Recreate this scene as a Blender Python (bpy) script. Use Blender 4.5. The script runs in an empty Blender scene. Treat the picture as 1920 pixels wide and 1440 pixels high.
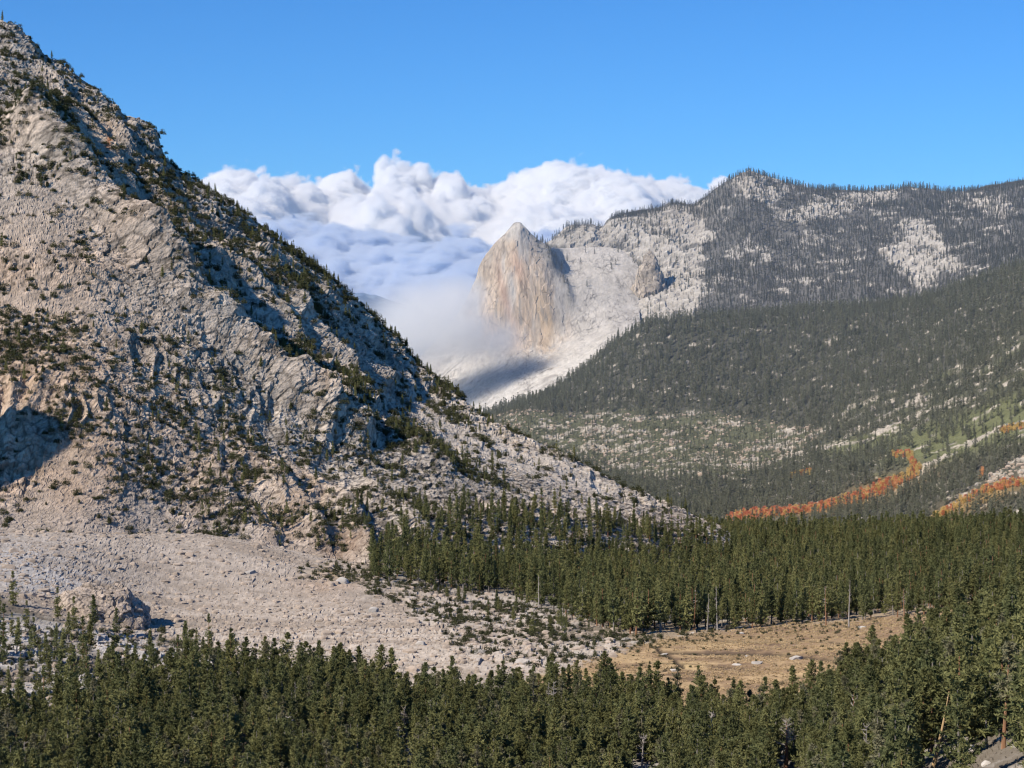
import bpy, math, random
import numpy as np
from mathutils import Vector, Matrix

random.seed(7)
RNG = np.random.default_rng(7)
scene = bpy.context.scene
COL = scene.collection

# ------------------------------------------------------------------ camera
F = 4000.0                      # focal length in pixels of a 1920 px wide frame
HORIZON = 620.0
TH = math.atan((720.0 - HORIZON) / F)
CAMZ = 90.0
cam_data = bpy.data.cameras.new('camera')
cam_data.sensor_width = 36.0
cam_data.lens = 36.0 * F / 1920.0
cam_data.clip_start = 1.0
cam_data.clip_end = 200000.0
cam = bpy.data.objects.new('camera', cam_data)
COL.objects.link(cam)
cam.location = (0, 0, CAMZ)
cam.rotation_euler = (math.pi / 2 - TH, 0, 0)
scene.camera = cam
CT, ST = math.cos(TH), math.sin(TH)


def unproject(px, py, d):
    """photo pixel + distance along the view axis -> point in the place"""
    u = (px - 960.0) / F
    v = (720.0 - py) / F
    x = d * u
    y = d * (CT + v * ST)
    z = CAMZ + d * (-ST + v * CT)
    return np.stack([x, y, z], axis=-1)


def project(p):
    p = np.asarray(p, float)
    y = p[..., 1]
    z = p[..., 2] - CAMZ
    d = y * CT - z * ST
    v = (y * ST + z * CT) / d
    return 960 + F * p[..., 0] / d, 720 - F * v, d


def py_of(z, d):
    """picture row at which height z (relative to the camera) shows at distance d"""
    return 720.0 - F * ((z / d + ST) / CT)


# ------------------------------------------------------------------ noise
def _hash(i, j, k, seed):
    h = (i.astype(np.int64) * 374761393 + j.astype(np.int64) * 668265263 + k.astype(np.int64) * 2147483647 + seed * 144665) & 0xFFFFFFFF
    h = ((h ^ (h >> 13)) * 1274126177) & 0xFFFFFFFF
    h = ((h ^ (h >> 16)) * 2246822519) & 0xFFFFFFFF
    return (h ^ (h >> 15)) & 0xFFFFFFFF


def vnoise(p, seed=0):
    """smooth value noise in -1..1, p (N,3)"""
    f = np.floor(p)
    t = p - f
    t = t * t * t * (t * (t * 6 - 15) + 10)
    i, j, k = f[:, 0].astype(np.int64), f[:, 1].astype(np.int64), f[:, 2].astype(np.int64)
    out = np.zeros(len(p))
    for dx in (0, 1):
        wx = t[:, 0] if dx else 1 - t[:, 0]
        for dy in (0, 1):
            wy = t[:, 1] if dy else 1 - t[:, 1]
            for dz in (0, 1):
                wz = t[:, 2] if dz else 1 - t[:, 2]
                out += wx * wy * wz * (_hash(i + dx, j + dy, k + dz, seed) / 2147483648.0 - 1.0)
    return out


def fbm(p, scale, octaves=4, seed=0, gain=0.5):
    out = np.zeros(len(p))
    a, tot = 1.0, 0.0
    q = p / scale
    for o in range(octaves):
        out += a * vnoise(q, seed + o * 17)
        tot += a
        a *= gain
        q = q * 2.03 + 3.7
    return out / tot * 1.6


def facets(p, scale, seed=0, tilt=0.9):
    """broken rock: every cell is a tilted block. Returns (height, random per cell, edge distance)"""
    q = p / scale
    f = np.floor(q).astype(np.int64)
    best = np.full(len(p), 1e9)
    sec = np.full(len(p), 1e9)
    h = np.zeros(len(p))
    rnd = np.zeros(len(p))
    for dx in (-1, 0, 1):
        for dy in (-1, 0, 1):
            for dz in (-1, 0, 1):
                ci, cj, ck = f[:, 0] + dx, f[:, 1] + dy, f[:, 2] + dz
                r = _hash(ci, cj, ck, seed)
                jx = (r & 1023) / 1023.0
                jy = ((r >> 10) & 1023) / 1023.0
                jz = ((r >> 20) & 1023) / 1023.0
                ex, ey, ez = q[:, 0] - ci - jx, q[:, 1] - cj - jy, q[:, 2] - ck - jz
                d = ex * ex + ey * ey + ez * ez
                r2 = _hash(ci, cj, ck, seed + 91)
                hh = (r2 & 1023) / 511.5 - 1.0
                tx = ((r2 >> 10) & 1023) / 511.5 - 1.0
                tz = ((r2 >> 20) & 1023) / 511.5 - 1.0
                near = d < best
                sec = np.where(near, best, np.minimum(sec, d))
                h = np.where(near, 0.55 * hh + tilt * (tx * ex + tz * ez + 0.4 * tx * tz * ey), h)
                rnd = np.where(near, hh, rnd)
                best = np.where(near, d, best)
    return h, rnd, np.sqrt(sec) - np.sqrt(best)


def smooth(a, b, x):
    t = np.clip((x - a) / (b - a), 0, 1)
    return t * t * (3 - 2 * t)


def mix(a, b, t):
    return a + (b - a) * t[:, None]


def poly(px, py, pts, soft=10.0):
    """1 inside a picture polygon, 0 outside, soft border"""
    pts = np.asarray(pts, float)
    inside = np.zeros(len(px), bool)
    dist = np.full(len(px), 1e9)
    n = len(pts)
    for a in range(n):
        x0, y0 = pts[a]
        x1, y1 = pts[(a + 1) % n]
        c = ((y0 > py) != (y1 > py))
        with np.errstate(divide='ignore', invalid='ignore'):
            xi = (x1 - x0) * (py - y0) / ((y1 - y0) if y1 != y0 else 1e-9) + x0
        inside ^= c & (px < xi)
        ex, ey = x1 - x0, y1 - y0
        t = np.clip(((px - x0) * ex + (py - y0) * ey) / (ex * ex + ey * ey + 1e-9), 0, 1)
        dist = np.minimum(dist, np.hypot(px - x0 - t * ex, py - y0 - t * ey))
    sd = np.where(inside, dist, -dist)
    return smooth(-soft, soft, sd)


def line_dist(px, py, pts):
    """signed distance to a polyline (positive on its right-hand/below side in the picture)"""
    best = np.full(len(px), 1e9)
    sgn = np.ones(len(px))
    for (x0, y0), (x1, y1) in zip(pts[:-1], pts[1:]):
        ex, ey = x1 - x0, y1 - y0
        t = np.clip(((px - x0) * ex + (py - y0) * ey) / (ex * ex + ey * ey), 0, 1)
        dx, dy = px - x0 - t * ex, py - y0 - t * ey
        d = np.hypot(dx, dy)
        c = ex * dy - ey * dx
        sgn = np.where(d < best, np.sign(c), sgn)
        best = np.minimum(best, d)
    return best, sgn


def ell(px, py, cx, cy, rx, ry, ang=0.0):
    c, s = math.cos(math.radians(ang)), math.sin(math.radians(ang))
    dx, dy = px - cx, py - cy
    a, b = dx * c + dy * s, -dx * s + dy * c
    return np.exp(-((a / rx) ** 2 + (b / ry) ** 2))


def pchip(xk, yk, x):
    xk, yk = np.asarray(xk, float), np.asarray(yk, float)
    h = np.diff(xk)
    dl = np.diff(yk) / h
    m = np.zeros(len(xk))
    m[0], m[-1] = dl[0], dl[-1]
    for i in range(1, len(xk) - 1):
        if dl[i - 1] * dl[i] > 0:
            w1, w2 = 2 * h[i] + h[i - 1], h[i] + 2 * h[i - 1]
            m[i] = (w1 + w2) / (w1 / dl[i - 1] + w2 / dl[i])
    i = np.clip(np.searchsorted(xk, x) - 1, 0, len(h) - 1)
    t = np.clip((x - xk[i]) / h[i], 0, 1)
    return ((2 * t**3 - 3 * t**2 + 1) * yk[i] + (t**3 - 2 * t**2 + t) * h[i] * m[i]
            + (-2 * t**3 + 3 * t**2) * yk[i + 1] + (t**3 - t**2) * h[i] * m[i + 1])


# ------------------------------------------------------------------ mesh helpers
def tag(o, label=None, cat=None, group=None, kind=None):
    if label: o['label'] = label
    if cat: o['category'] = cat
    if group: o['group'] = group
    if kind: o['kind'] = kind
    return o


def grid_mesh(name, P, colors, mat, smooth_shade=False):
    """P (nv,nu,3) -> mesh object with a colour attribute"""
    nv, nu = P.shape[:2]
    me = bpy.data.meshes.new(name)
    me.vertices.add(nv * nu)
    me.vertices.foreach_set('co', P.reshape(-1).astype(np.float32))
    a = (np.arange(nv - 1)[:, None] * nu + np.arange(nu - 1)[None, :]).reshape(-1)
    quads = np.stack([a, a + 1, a + nu + 1, a + nu], axis=1).astype(np.int32)
    nf = len(quads)
    me.loops.add(nf * 4)
    me.loops.foreach_set('vertex_index', quads.reshape(-1))
    me.polygons.add(nf)
    me.polygons.foreach_set('loop_start', np.arange(nf, dtype=np.int32) * 4)
    me.polygons.foreach_set('loop_total', np.full(nf, 4, np.int32))
    me.polygons.foreach_set('use_smooth', np.full(nf, smooth_shade, bool))
    me.update(calc_edges=True)
    at = me.color_attributes.new('tint', 'FLOAT_COLOR', 'POINT')
    c = np.ones((nv * nu, 4), np.float32)
    c[:, :3] = colors.reshape(-1, 3)
    at.data.foreach_set('color', c.reshape(-1))
    me.materials.append(mat)
    o = bpy.data.objects.new(name, me)
    COL.objects.link(o)
    return o


def raw_mesh(name, verts, faces, mat, smooth_shade=False):
    me = bpy.data.meshes.new(name)
    me.from_pydata([tuple(v) for v in verts], [], faces)
    me.polygons.foreach_set('use_smooth', np.full(len(me.polygons), smooth_shade, bool))
    me.materials.append(mat)
    me.update()
    return me


def link(name, me, parent=None):
    o = bpy.data.objects.new(name, me)
    COL.objects.link(o)
    o.parent = parent
    return o


def normals_of(P):
    du = np.gradient(P, axis=1)
    dv = np.gradient(P, axis=0)
    n = np.cross(du, dv)
    n /= np.linalg.norm(n, axis=-1, keepdims=True) + 1e-9
    flip = np.sum(n * (np.array([0, 0, CAMZ + 300.0]) - P), axis=-1) < 0
    n[flip] *= -1
    return n


def loft(rows, xs, step=2.0, steps=None):
    """rows: each a list of (px, py, distance) knots, from front to back. xs: picture columns.
    Returns P, PX, PY, V (row parameter)"""
    R = []
    for r in rows:
        k = np.array(r, float)
        R.append((pchip(k[:, 0], k[:, 1], xs), pchip(k[:, 0], k[:, 2], xs)))
    pys = np.array([a for a, b in R])
    ds = np.array([b for a, b in R])
    vs = []
    for i in range(len(R) - 1):
        if steps and steps[i]:
            n = steps[i]
        else:
            vis = (xs > -60) & (xs < 1980)
            span = np.percentile(np.abs(pys[i + 1] - pys[i])[vis], 85) if vis.any() else 50
            n = int(max(6, span / step))
        vs.append(i + np.arange(n) / n)
    vs = np.append(np.concatenate(vs), len(R) - 1)
    idx = np.arange(len(R))
    PY = np.zeros((len(vs), len(xs)))
    D = np.zeros_like(PY)
    for c in range(len(xs)):
        PY[:, c] = pchip(idx, pys[:, c], vs)
        D[:, c] = pchip(idx, ds[:, c], vs)
    PX = np.broadcast_to(xs, PY.shape).copy()
    return unproject(PX, PY, D), PX, PY, np.broadcast_to(vs[:, None], PY.shape).copy()


def columns(a, b, step=2.0, lo=-20, hi=1940, coarse=8.0):
    parts = []
    if a < lo: parts.append(np.arange(a, lo, coarse))
    parts.append(np.arange(max(a, lo), min(b, hi), step))
    if b > hi: parts.append(np.arange(hi, b + 1, coarse))
    return np.concatenate(parts)


# ------------------------------------------------------------------ materials
def new_mat(name):
    m = bpy.data.materials.new(name)
    m.use_nodes = True
    nt = m.node_tree
    nt.nodes.clear()
    out = nt.nodes.new('ShaderNodeOutputMaterial')
    return m, nt, out


def N(nt, kind, **kw):
    n = nt.nodes.new(kind)
    for k, v in kw.items():
        if k.startswith('_'):
            n.inputs[int(k[1:])].default_value = v
        elif k in n.inputs:
            n.inputs[k].default_value = v
        else:
            setattr(n, k, v)
    return n


def ground_mat(name, fine=1.2, mid=6.0, contrast=0.35, bump=0.6, bump_dist=0.5, stretch=(1, 1, 1), rough=0.9):
    """colour attribute x procedural mottling, with bump"""
    m, nt, out = new_mat(name)
    L = nt.links.new
    at = N(nt, 'ShaderNodeAttribute', attribute_name='tint')
    geo = N(nt, 'ShaderNodeNewGeometry')
    mp = N(nt, 'ShaderNodeMapping')
    mp.inputs['Scale'].default_value = stretch
    L(geo.outputs['Position'], mp.inputs['Vector'])
    n1 = N(nt, 'ShaderNodeTexNoise', Scale=1.0 / fine, Detail=4.0, Roughness=0.65)
    n2 = N(nt, 'ShaderNodeTexNoise', Scale=1.0 / mid, Detail=5.0, Roughness=0.6)
    L(mp.outputs[0], n1.inputs['Vector']); L(mp.outputs[0], n2.inputs['Vector'])
    add = N(nt, 'ShaderNodeMath', operation='ADD')
    L(n1.outputs[0], add.inputs[0]); L(n2.outputs[0], add.inputs[1])
    mr = N(nt, 'ShaderNodeMapRange')
    mr.inputs['From Min'].default_value = 0.6; mr.inputs['From Max'].default_value = 1.4
    mr.inputs['To Min'].default_value = 1 - contrast; mr.inputs['To Max'].default_value = 1 + contrast
    L(add.outputs[0], mr.inputs['Value'])
    mul = N(nt, 'ShaderNodeMix', data_type='RGBA', blend_type='MULTIPLY')
    mul.inputs[0].default_value = 1.0
    L(at.outputs['Color'], mul.inputs[6]); L(mr.outputs[0], mul.inputs[7])
    b = N(nt, 'ShaderNodeBump', Strength=bump, Distance=bump_dist)
    L(n1.outputs[0], b.inputs['Height'])
    bs = N(nt, 'ShaderNodeBsdfDiffuse', Roughness=rough)
    L(mul.outputs[2], bs.inputs['Color']); L(b.outputs[0], bs.inputs['Normal'])
    L(bs.outputs[0], out.inputs['Surface'])
    return m


def leaf_mat(name, c_dark, c_light, transl=0.25):
    """needles: varied from tree to tree and inside the crown"""
    m, nt, out = new_mat(name)
    L = nt.links.new
    oi = N(nt, 'ShaderNodeObjectInfo')
    geo = N(nt, 'ShaderNodeNewGeometry')
    tc = N(nt, 'ShaderNodeTexCoord')
    nz = N(nt, 'ShaderNodeTexNoise', Scale=0.9, Detail=2.0)
    L(tc.outputs['Object'], nz.inputs['Vector'])
    a = N(nt, 'ShaderNodeMath', operation='MULTIPLY_ADD')
    a.inputs[1].default_value = 0.45; a.inputs[2].default_value = 0.0
    L(geo.outputs['Random Per Island'], a.inputs[0])
    b = N(nt, 'ShaderNodeMath', operation='MULTIPLY_ADD')
    b.inputs[1].default_value = 0.7
    L(oi.outputs['Random'], b.inputs[0]); L(a.outputs[0], b.inputs[2])
    c = N(nt, 'ShaderNodeMath', operation='MULTIPLY_ADD', use_clamp=True)
    c.inputs[1].default_value = 0.4
    L(nz.outputs[0], c.inputs[0]); L(b.outputs[0], c.inputs[2])
    mx = N(nt, 'ShaderNodeMix', data_type='RGBA')
    L(c.outputs[0], mx.inputs[0])
    mx.inputs[6].default_value = (*c_dark, 1); mx.inputs[7].default_value = (*c_light, 1)
    d = N(nt, 'ShaderNodeBsdfDiffuse')
    t = N(nt, 'ShaderNodeBsdfTranslucent')
    ms = N(nt, 'ShaderNodeMixShader')
    ms.inputs[0].default_value = transl
    L(mx.outputs[2], d.inputs['Color']); L(mx.outputs[2], t.inputs['Color'])
    L(d.outputs[0], ms.inputs[1]); L(t.outputs[0], ms.inputs[2])
    L(ms.outputs[0], out.inputs['Surface'])
    return m


def noise_mat(name, c0, c1, scale=2.0, stretch=(1, 1, 1), bump=0.4, dist=0.1):
    m, nt, out = new_mat(name)
    L = nt.links.new
    tc = N(nt, 'ShaderNodeTexCoord')
    mp = N(nt, 'ShaderNodeMapping'); mp.inputs['Scale'].default_value = stretch
    L(tc.outputs['Object'], mp.inputs['Vector'])
    nz = N(nt, 'ShaderNodeTexNoise', Scale=scale, Detail=5.0, Roughness=0.65)
    L(mp.outputs[0], nz.inputs['Vector'])
    oi = N(nt, 'ShaderNodeObjectInfo')
    ad = N(nt, 'ShaderNodeMath', operation='MULTIPLY_ADD')
    ad.inputs[1].default_value = 0.4
    L(oi.outputs['Random'], ad.inputs[0]); L(nz.outputs[0], ad.inputs[2])
    cr = N(nt, 'ShaderNodeMapRange')
    cr.inputs['From Min'].default_value = 0.4; cr.inputs['From Max'].default_value = 1.0
    L(ad.outputs[0], cr.inputs['Value'])
    mx = N(nt, 'ShaderNodeMix', data_type='RGBA')
    mx.inputs[6].default_value = (*c0, 1); mx.inputs[7].default_value = (*c1, 1)
    L(cr.outputs[0], mx.inputs[0])
    b = N(nt, 'ShaderNodeBump', Strength=bump, Distance=dist)
    L(nz.outputs[0], b.inputs['Height'])
    d = N(nt, 'ShaderNodeBsdfDiffuse', Roughness=0.8)
    L(mx.outputs[2], d.inputs['Color']); L(b.outputs[0], d.inputs['Normal'])
    L(d.outputs[0], out.inputs['Surface'])
    return m


M_ROCK = ground_mat('granite', fine=0.9, mid=7.0, contrast=0.30, bump=0.9, bump_dist=0.9)
M_FLOOR = ground_mat('valley_soil', fine=0.7, mid=5.0, contrast=0.3, bump=0.8, bump_dist=0.4)
M_DOME = ground_mat('dome_granite', fine=3.0, mid=16.0, contrast=0.25, bump=0.6, bump_dist=1.5, stretch=(1, 0.35, 0.22))
M_FARROCK = ground_mat('far_granite', fine=2.5, mid=14.0, contrast=0.3, bump=0.8, bump_dist=1.5)
M_BARK_GREY = noise_mat('grey_bark', (0.13, 0.11, 0.095), (0.30, 0.27, 0.24), 2.0, (1, 1, 0.2))
M_BARK_RED = noise_mat('red_bark', (0.16, 0.08, 0.045), (0.34, 0.19, 0.11), 2.0, (1, 1, 0.2))
M_DEADWOOD = noise_mat('weathered_deadwood', (0.22, 0.19, 0.17), (0.48, 0.43, 0.38), 3.0, (1, 1, 0.15))
M_TANWOOD = noise_mat('tan_deadwood', (0.40, 0.27, 0.14), (0.58, 0.43, 0.25), 3.0, (1, 1, 0.15))
M_OLIVE = leaf_mat('olive_needles', (0.054, 0.060, 0.023), (0.245, 0.240, 0.098))
M_DARK = leaf_mat('dark_green_needles', (0.038, 0.047, 0.022), (0.185, 0.195, 0.084))
M_GREYGREEN = leaf_mat('grey_green_needles', (0.080, 0.078, 0.046), (0.260, 0.242, 0.142))
M_SCRUB = leaf_mat('scrub_leaves', (0.026, 0.030, 0.015), (0.095, 0.098, 0.048))
M_FAR_A = leaf_mat('far_slope_needles', (0.090, 0.100, 0.076), (0.235, 0.238, 0.165))  # paler and greyer than near needles: distance haze mixed into the colour
M_FAR_B = leaf_mat('far_ridge_needles', (0.072, 0.080, 0.072), (0.165, 0.172, 0.145))  # ridge needles likewise carry distance haze in their colour
M_ASPEN_O = leaf_mat('orange_aspen_leaves', (0.70, 0.30, 0.12), (0.95, 0.52, 0.26), 0.45)
M_ASPEN_Y = leaf_mat('yellow_aspen_leaves', (0.58, 0.40, 0.13), (0.88, 0.64, 0.27), 0.45)
M_TALUSROCK = noise_mat('talus_granite', (0.29, 0.235, 0.185), (0.54, 0.44, 0.35), 0.9, (1, 1, 1), 0.7, 0.3)
M_ASPEN_R = leaf_mat('rust_aspen_leaves', (0.56, 0.17, 0.085), (0.86, 0.34, 0.19), 0.45)
M_BOULDER = noise_mat('pale_boulder_granite', (0.36, 0.325, 0.29), (0.60, 0.55, 0.49), 0.9, (1, 1, 1), 0.7, 0.3)

# ------------------------------------------------------------------ THE VALLEY FLOOR
GX = [-500, 0, 350, 700, 1000, 1200, 1450, 1700, 1920, 2500]


def row_dz(ds, zs):
    return [(x, py_of(z, d), d) for x, d, z in zip(GX, ds, zs)]


ground_rows = [
    row_dz([200, 200, 200, 200, 200, 190, 180, 150, 130, 120], [-66, -64, -66, -66, -64, -60, -53, -41, -35, -26]),
    row_dz([330, 330, 330, 330, 330, 320, 310, 280, 255, 240], [-74, -76, -80, -81, -81, -79, -72, -60, -51, -42]),
    row_dz([420, 420, 420, 420, 420, 410, 400, 365, 340, 320], [-76, -79, -83, -85, -86, -86, -82, -68, -57, -47]),
    row_dz([500, 500, 500, 500, 500, 500, 490, 440, 430, 420], [-70, -77, -83, -86, -86, -86, -86, -78, -68, -60]),
    row_dz([600, 600, 640, 640, 605, 605, 605, 605, 600, 600], [-60, -71, -81, -84, -86, -86, -86, -84, -80, -72]),
    row_dz([680, 690, 735, 760, 800, 820, 820, 820, 820, 820], [-55, -65.5, -70, -83, -91, -97, -98, -96, -92, -80]),
    row_dz([780, 800, 840, 880, 960, 1000, 1050, 1050, 1050, 1050], [-70, -80, -86, -93, -99, -101, -104, -103, -101, -86]),
    row_dz([1100, 1100, 1150, 1200, 1300, 1350, 1350, 1350, 1350, 1350], [-120, -130, -140, -150, -155, -160, -165, -165, -165, -150]),
    row_dz([1700, 1700, 1700, 1700, 1700, 1700, 1700, 1700, 1700, 1700], [-210] * 10),
]
gx = columns(-500, 2500, 2.4)
P, PX, PY, V = loft(ground_rows, gx, step=2.4, steps=[60, 90, 0, 0, 0, 0, 0, 30, 20])
NRM = normals_of(P)
shape = P.shape[:2]
p, px, py, v = P.reshape(-1, 3), PX.reshape(-1), PY.reshape(-1), V.reshape(-1)
MEADOW = [(930, 1310), (990, 1272), (1040, 1258), (1130, 1232), (1200, 1210), (1290, 1190), (1420, 1171), (1560, 1170), (1680, 1158), (1790, 1138), (1850, 1124),
          (1880, 1140), (1800, 1190), (1740, 1240), (1700, 1300), (1500, 1340), (1300, 1350), (1120, 1300)]
TALUS = [(-400, 1010), (0, 985), (160, 965), (330, 985), (600, 1022), (670, 1050), (720, 1095), (830, 1120), (980, 1160), (1020, 1230),
         (980, 1290), (600, 1290), (420, 1260), (330, 1190), (200, 1190), (0, 1120), (-400, 1100)]
SLABS = [(-300, 1140), (0, 1170), (160, 1180), (330, 1180), (480, 1250), (300, 1300), (0, 1330), (-300, 1330)]
TOE = [(700, 1085), (850, 1085), (1020, 1140), (1180, 1190), (1170, 1225), (1050, 1260), (900, 1260), (780, 1160)]
wob = fbm(p, 14, 3, 5) * 9
m_me = poly(px + wob, py + wob * 0.4, MEADOW, 7)
m_ta = poly(px + wob * 2, py + wob, TALUS, 9)
m_sl = poly(px + wob * 2, py + wob, SLABS, 14)
m_to = poly(px + wob * 2, py + wob, TOE, 10)
h1, r1, e1 = facets(p, 3.2, 3)
h2, r2, e2 = facets(p, 1.5, 4)
h3, r3, e3 = facets(p * np.array([1, 0.6, 1]), 9.0, 6)
big = fbm(p, 40, 3, 9)
disp = 0.5 * big
disp += m_ta * (0.16 * h1 + 0.26 * h2 + 0.25 * h1 * smooth(1120, 1200, py)) * (0.55 + 0.6 * smooth(-0.3, 0.5, fbm(p, 25, 2, 12)))
disp += m_sl * (1.1 * h3 + 0.4 * h1) + m_to * (0.6 * h3 + 0.3 * h1)
other = (1 - m_me) * (1 - m_ta)
disp += other * (0.35 * h1 + 0.2 * h2)
disp += m_me * 0.12 * fbm(p, 3, 3, 20)
# the rock outcrop in the talus
oc = ell(px, py, 205, 1112, 62, 34, 22) * smooth(1150, 1120, py - 0.25 * (px - 205))
disp_oc = 0 * oc
# stream channels in the meadow
chan = np.zeros(len(p))
for pts, w in [([(1235, 1216), (1262, 1232), (1284, 1250)], 3.2),
               ([(1240, 1222), (1300, 1222), (1400, 1226), (1480, 1230), (1540, 1238), (1660, 1240)], 2.2),
               ([(1180, 1262), (1240, 1256), (1283, 1246)], 1.8),
               ([(1440, 1282), (1490, 1270), (1550, 1262), (1600, 1262)], 1.8),
               ([(1290, 1200), (1420, 1203), (1500, 1199), (1640, 1212)], 1.5),
               ([(1150, 1250), (1210, 1240), (1300, 1243), (1390, 1252)], 1.2)]:
    d, s = line_dist(px + wob * 0.6, py + wob * 0.15, pts)
    chan = np.maximum(chan, np.exp(-(d / w) ** 2))
chan *= m_me
disp -= chan * 0.55
P2 = p + NRM.reshape(-1, 3) * disp[:, None]
big_n = fbm(p, 30, 4, 31)
c = np.tile(np.array([0.17, 0.145, 0.115]), (len(p), 1))
c = mix(c, np.array([0.30, 0.235, 0.165]), poly(px, py, [(950, 1240), (1150, 1180), (1850, 1110), (1950, 1180), (1750, 1300), (1000, 1330)], 30))
c = mix(c, np.array([0.36, 0.33, 0.29]), smooth(0.15, 0.5, big_n + 0.3 * r1) * 0.8)
tal = np.array([0.400, 0.340, 0.282]) * (1 + 0.16 * r2 + 0.10 * r1 + 0.12 * big_n)[:, None]
tal = mix(tal, np.array([0.43, 0.405, 0.38]) * (1 + 0.2 * r2)[:, None], np.clip(ell(px, py, 40, 1065, 150, 50, 15) * 1.3, 0, 1) * 0.85)
tal = mix(tal, np.array([0.46, 0.395, 0.33]) * (1 + 0.2 * r2)[:, None], smooth(1130, 1200, py) * 0.8)
tal = mix(tal, np.array([0.40, 0.27, 0.18]), np.clip(ell(px, py, 610, 1107, 75, 18, 5) * 0.75 * (0.6 + big_n), 0, 1))
tal = mix(tal, np.array([0.30, 0.245, 0.195]), smooth(0.0, 0.7, fbm(p * np.array([0.4, 1.6, 1]), 16, 5, 49)) * 0.75)
c = mix(c, tal, m_ta)
c = mix(c, np.array([0.50, 0.46, 0.42]) * (1 + 0.15 * r3)[:, None], m_sl * smooth(-0.55, 0.1, big_n + 0.3 * r3))
c = mix(c, np.array([0.42, 0.365, 0.31]) * (1 + 0.15 * r1)[:, None], m_to * smooth(-0.5, 0.2, big_n + 0.4 * r3))
st = fbm(p * np.array([0.35, 1.0, 1.0]), 5.0, 4, 40)
st2 = fbm(p * np.array([0.35, 1.0, 1.0]), 14.0, 3, 43)
mead = mix(np.tile(np.array([0.40, 0.285, 0.165]), (len(p), 1)), np.array([0.27, 0.185, 0.115]), smooth(-0.45, 0.3, st + 0.5 * st2 + 0.25 * fbm(p, 1.6, 2, 46)))
mead = mix(mead, np.array([0.46, 0.34, 0.18]), smooth(0.2, 0.8, -st2 - 0.3 * st) * 0.8)
mead = mix(mead, np.array([0.15, 0.105, 0.075]), smooth(0.38, 0.7, st + 0.25 * fbm(p, 2.2, 2, 47)) * 0.85)
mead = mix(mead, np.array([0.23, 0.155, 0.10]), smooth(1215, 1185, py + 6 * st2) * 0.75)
mead = mix(mead, np.array([0.07, 0.055, 0.04]), np.clip(chan * 1.2, 0, 1))
c = mix(c, mead, m_me)
ochre = np.clip(ell(px, py, 640, 1070, 50, 16) + ell(px, py, 690, 1040, 50, 26), 0, 1) * smooth(-0.2, 0.4, big_n)
c = mix(c, np.array([0.26, 0.18, 0.08]), ochre * 0.8)
ground = grid_mesh('ground', P2.reshape(P.shape), c, M_FLOOR)
tag(ground, 'valley floor of dry tan meadow, pale talus and forest soil', kind='structure')
GROUND = dict(P=P2.reshape(P.shape), PX=PX, PY=PY, N=NRM, V=V)

# ------------------------------------------------------------------ THE LEFT GRANITE MOUNTAIN
m_rows = [
    [(-600, 1120, 660), (0, 1110, 680), (150, 1090, 690), (300, 1120, 700), (450, 1140, 710), (600, 1175, 718), (750, 1180, 728), (900, 1170, 760), (1050, 1130, 800), (1200, 1115, 845), (1335, 1095, 895), (1420, 1085, 930)],
    [(-600, 960, 695), (0, 1003, 712), (150, 984, 722), (300, 1013, 735), (450, 1036, 742), (600, 1062, 750), (700, 1055, 758), (750, 1045, 765), (900, 1025, 798), (1050, 1018, 835), (1200, 1018, 878), (1335, 1012, 925), (1420, 1060, 945)],
    [(-600, 560, 800), (0, 650, 802), (150, 660, 808), (300, 745, 813), (450, 825, 818), (600, 885, 824), (750, 922, 832), (900, 940, 850), (1050, 952, 876), (1200, 970, 912), (1335, 992, 948), (1420, 1052, 962)],
    [(-600, -60, 960), (-300, 60, 950), (0, 198, 930), (60, 240, 920), (110, 300, 909), (160, 366, 899), (210, 420, 891), (270, 475, 883), (330, 528, 878), (390, 592, 874), (450, 652, 872), (520, 710, 871), (600, 770, 872), (680, 812, 875), (750, 840, 880), (900, 885, 894), (1050, 918, 912), (1200, 952, 938), (1335, 986, 963), (1420, 1048, 974)],
    [(-600, -110, 1010), (-300, 20, 998), (0, 140, 1009), (60, 165, 1012), (110, 214, 1016), (160, 277, 1007), (210, 332, 998), (270, 388, 990), (330, 444, 983), (390, 506, 978), (450, 566, 974), (520, 628, 968), (600, 695, 962), (680, 758, 944), (750, 810, 926), (900, 876, 912), (1050, 912, 926), (1200, 948, 946), (1335, 985, 968), (1420, 1046, 978)],
    [(-600, -160, 1100), (0, 120, 1068), (150, 225, 1052), (300, 335, 1034), (450, 468, 1024), (530, 540, 1027), (600, 600, 1040), (680, 665, 1063), (750, 722, 1071), (850, 790, 1035), (900, 817, 1015), (1050, 885, 978), (1200, 938, 976), (1335, 982, 984), (1420, 1044, 986)],
    [(-600, -320, 1260), (-200, -70, 1180), (0, 50, 1156), (35, 70, 1160), (60, 92, 1162), (110, 118, 1156), (150, 150, 1148), (185, 185, 1144), (200, 203, 1142), (250, 228, 1138), (288, 248, 1134), (297, 268, 1132), (305, 290, 1130), (370, 341, 1121), (450, 398, 1111), (520, 449, 1106), (600, 505, 1110), (650, 546, 1116), (720, 613, 1132), (780, 675, 1137), (850, 742, 1118), (900, 782, 1095), (1000, 827, 1050), (1100, 875, 1026), (1200, 924, 1010), (1270, 951, 1004), (1335, 979, 1002), (1420, 1042, 1002)],
    [(-600, 60, 1420), (0, 330, 1300), (300, 500, 1250), (600, 720, 1230), (900, 900, 1230), (1200, 1000, 1140), (1420, 1040, 1110)],
    [(-600, 700, 1600), (0, 900, 1500), (600, 960, 1450), (1420, 1100, 1250)],
]
mx_ = columns(-600, 1420, 1.9)
P, PX, PY, V = loft(m_rows, mx_, step=1.9, steps=[45, 0, 0, 0, 50, 0, 0, 40, 12])
NRM = normals_of(P)
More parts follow.
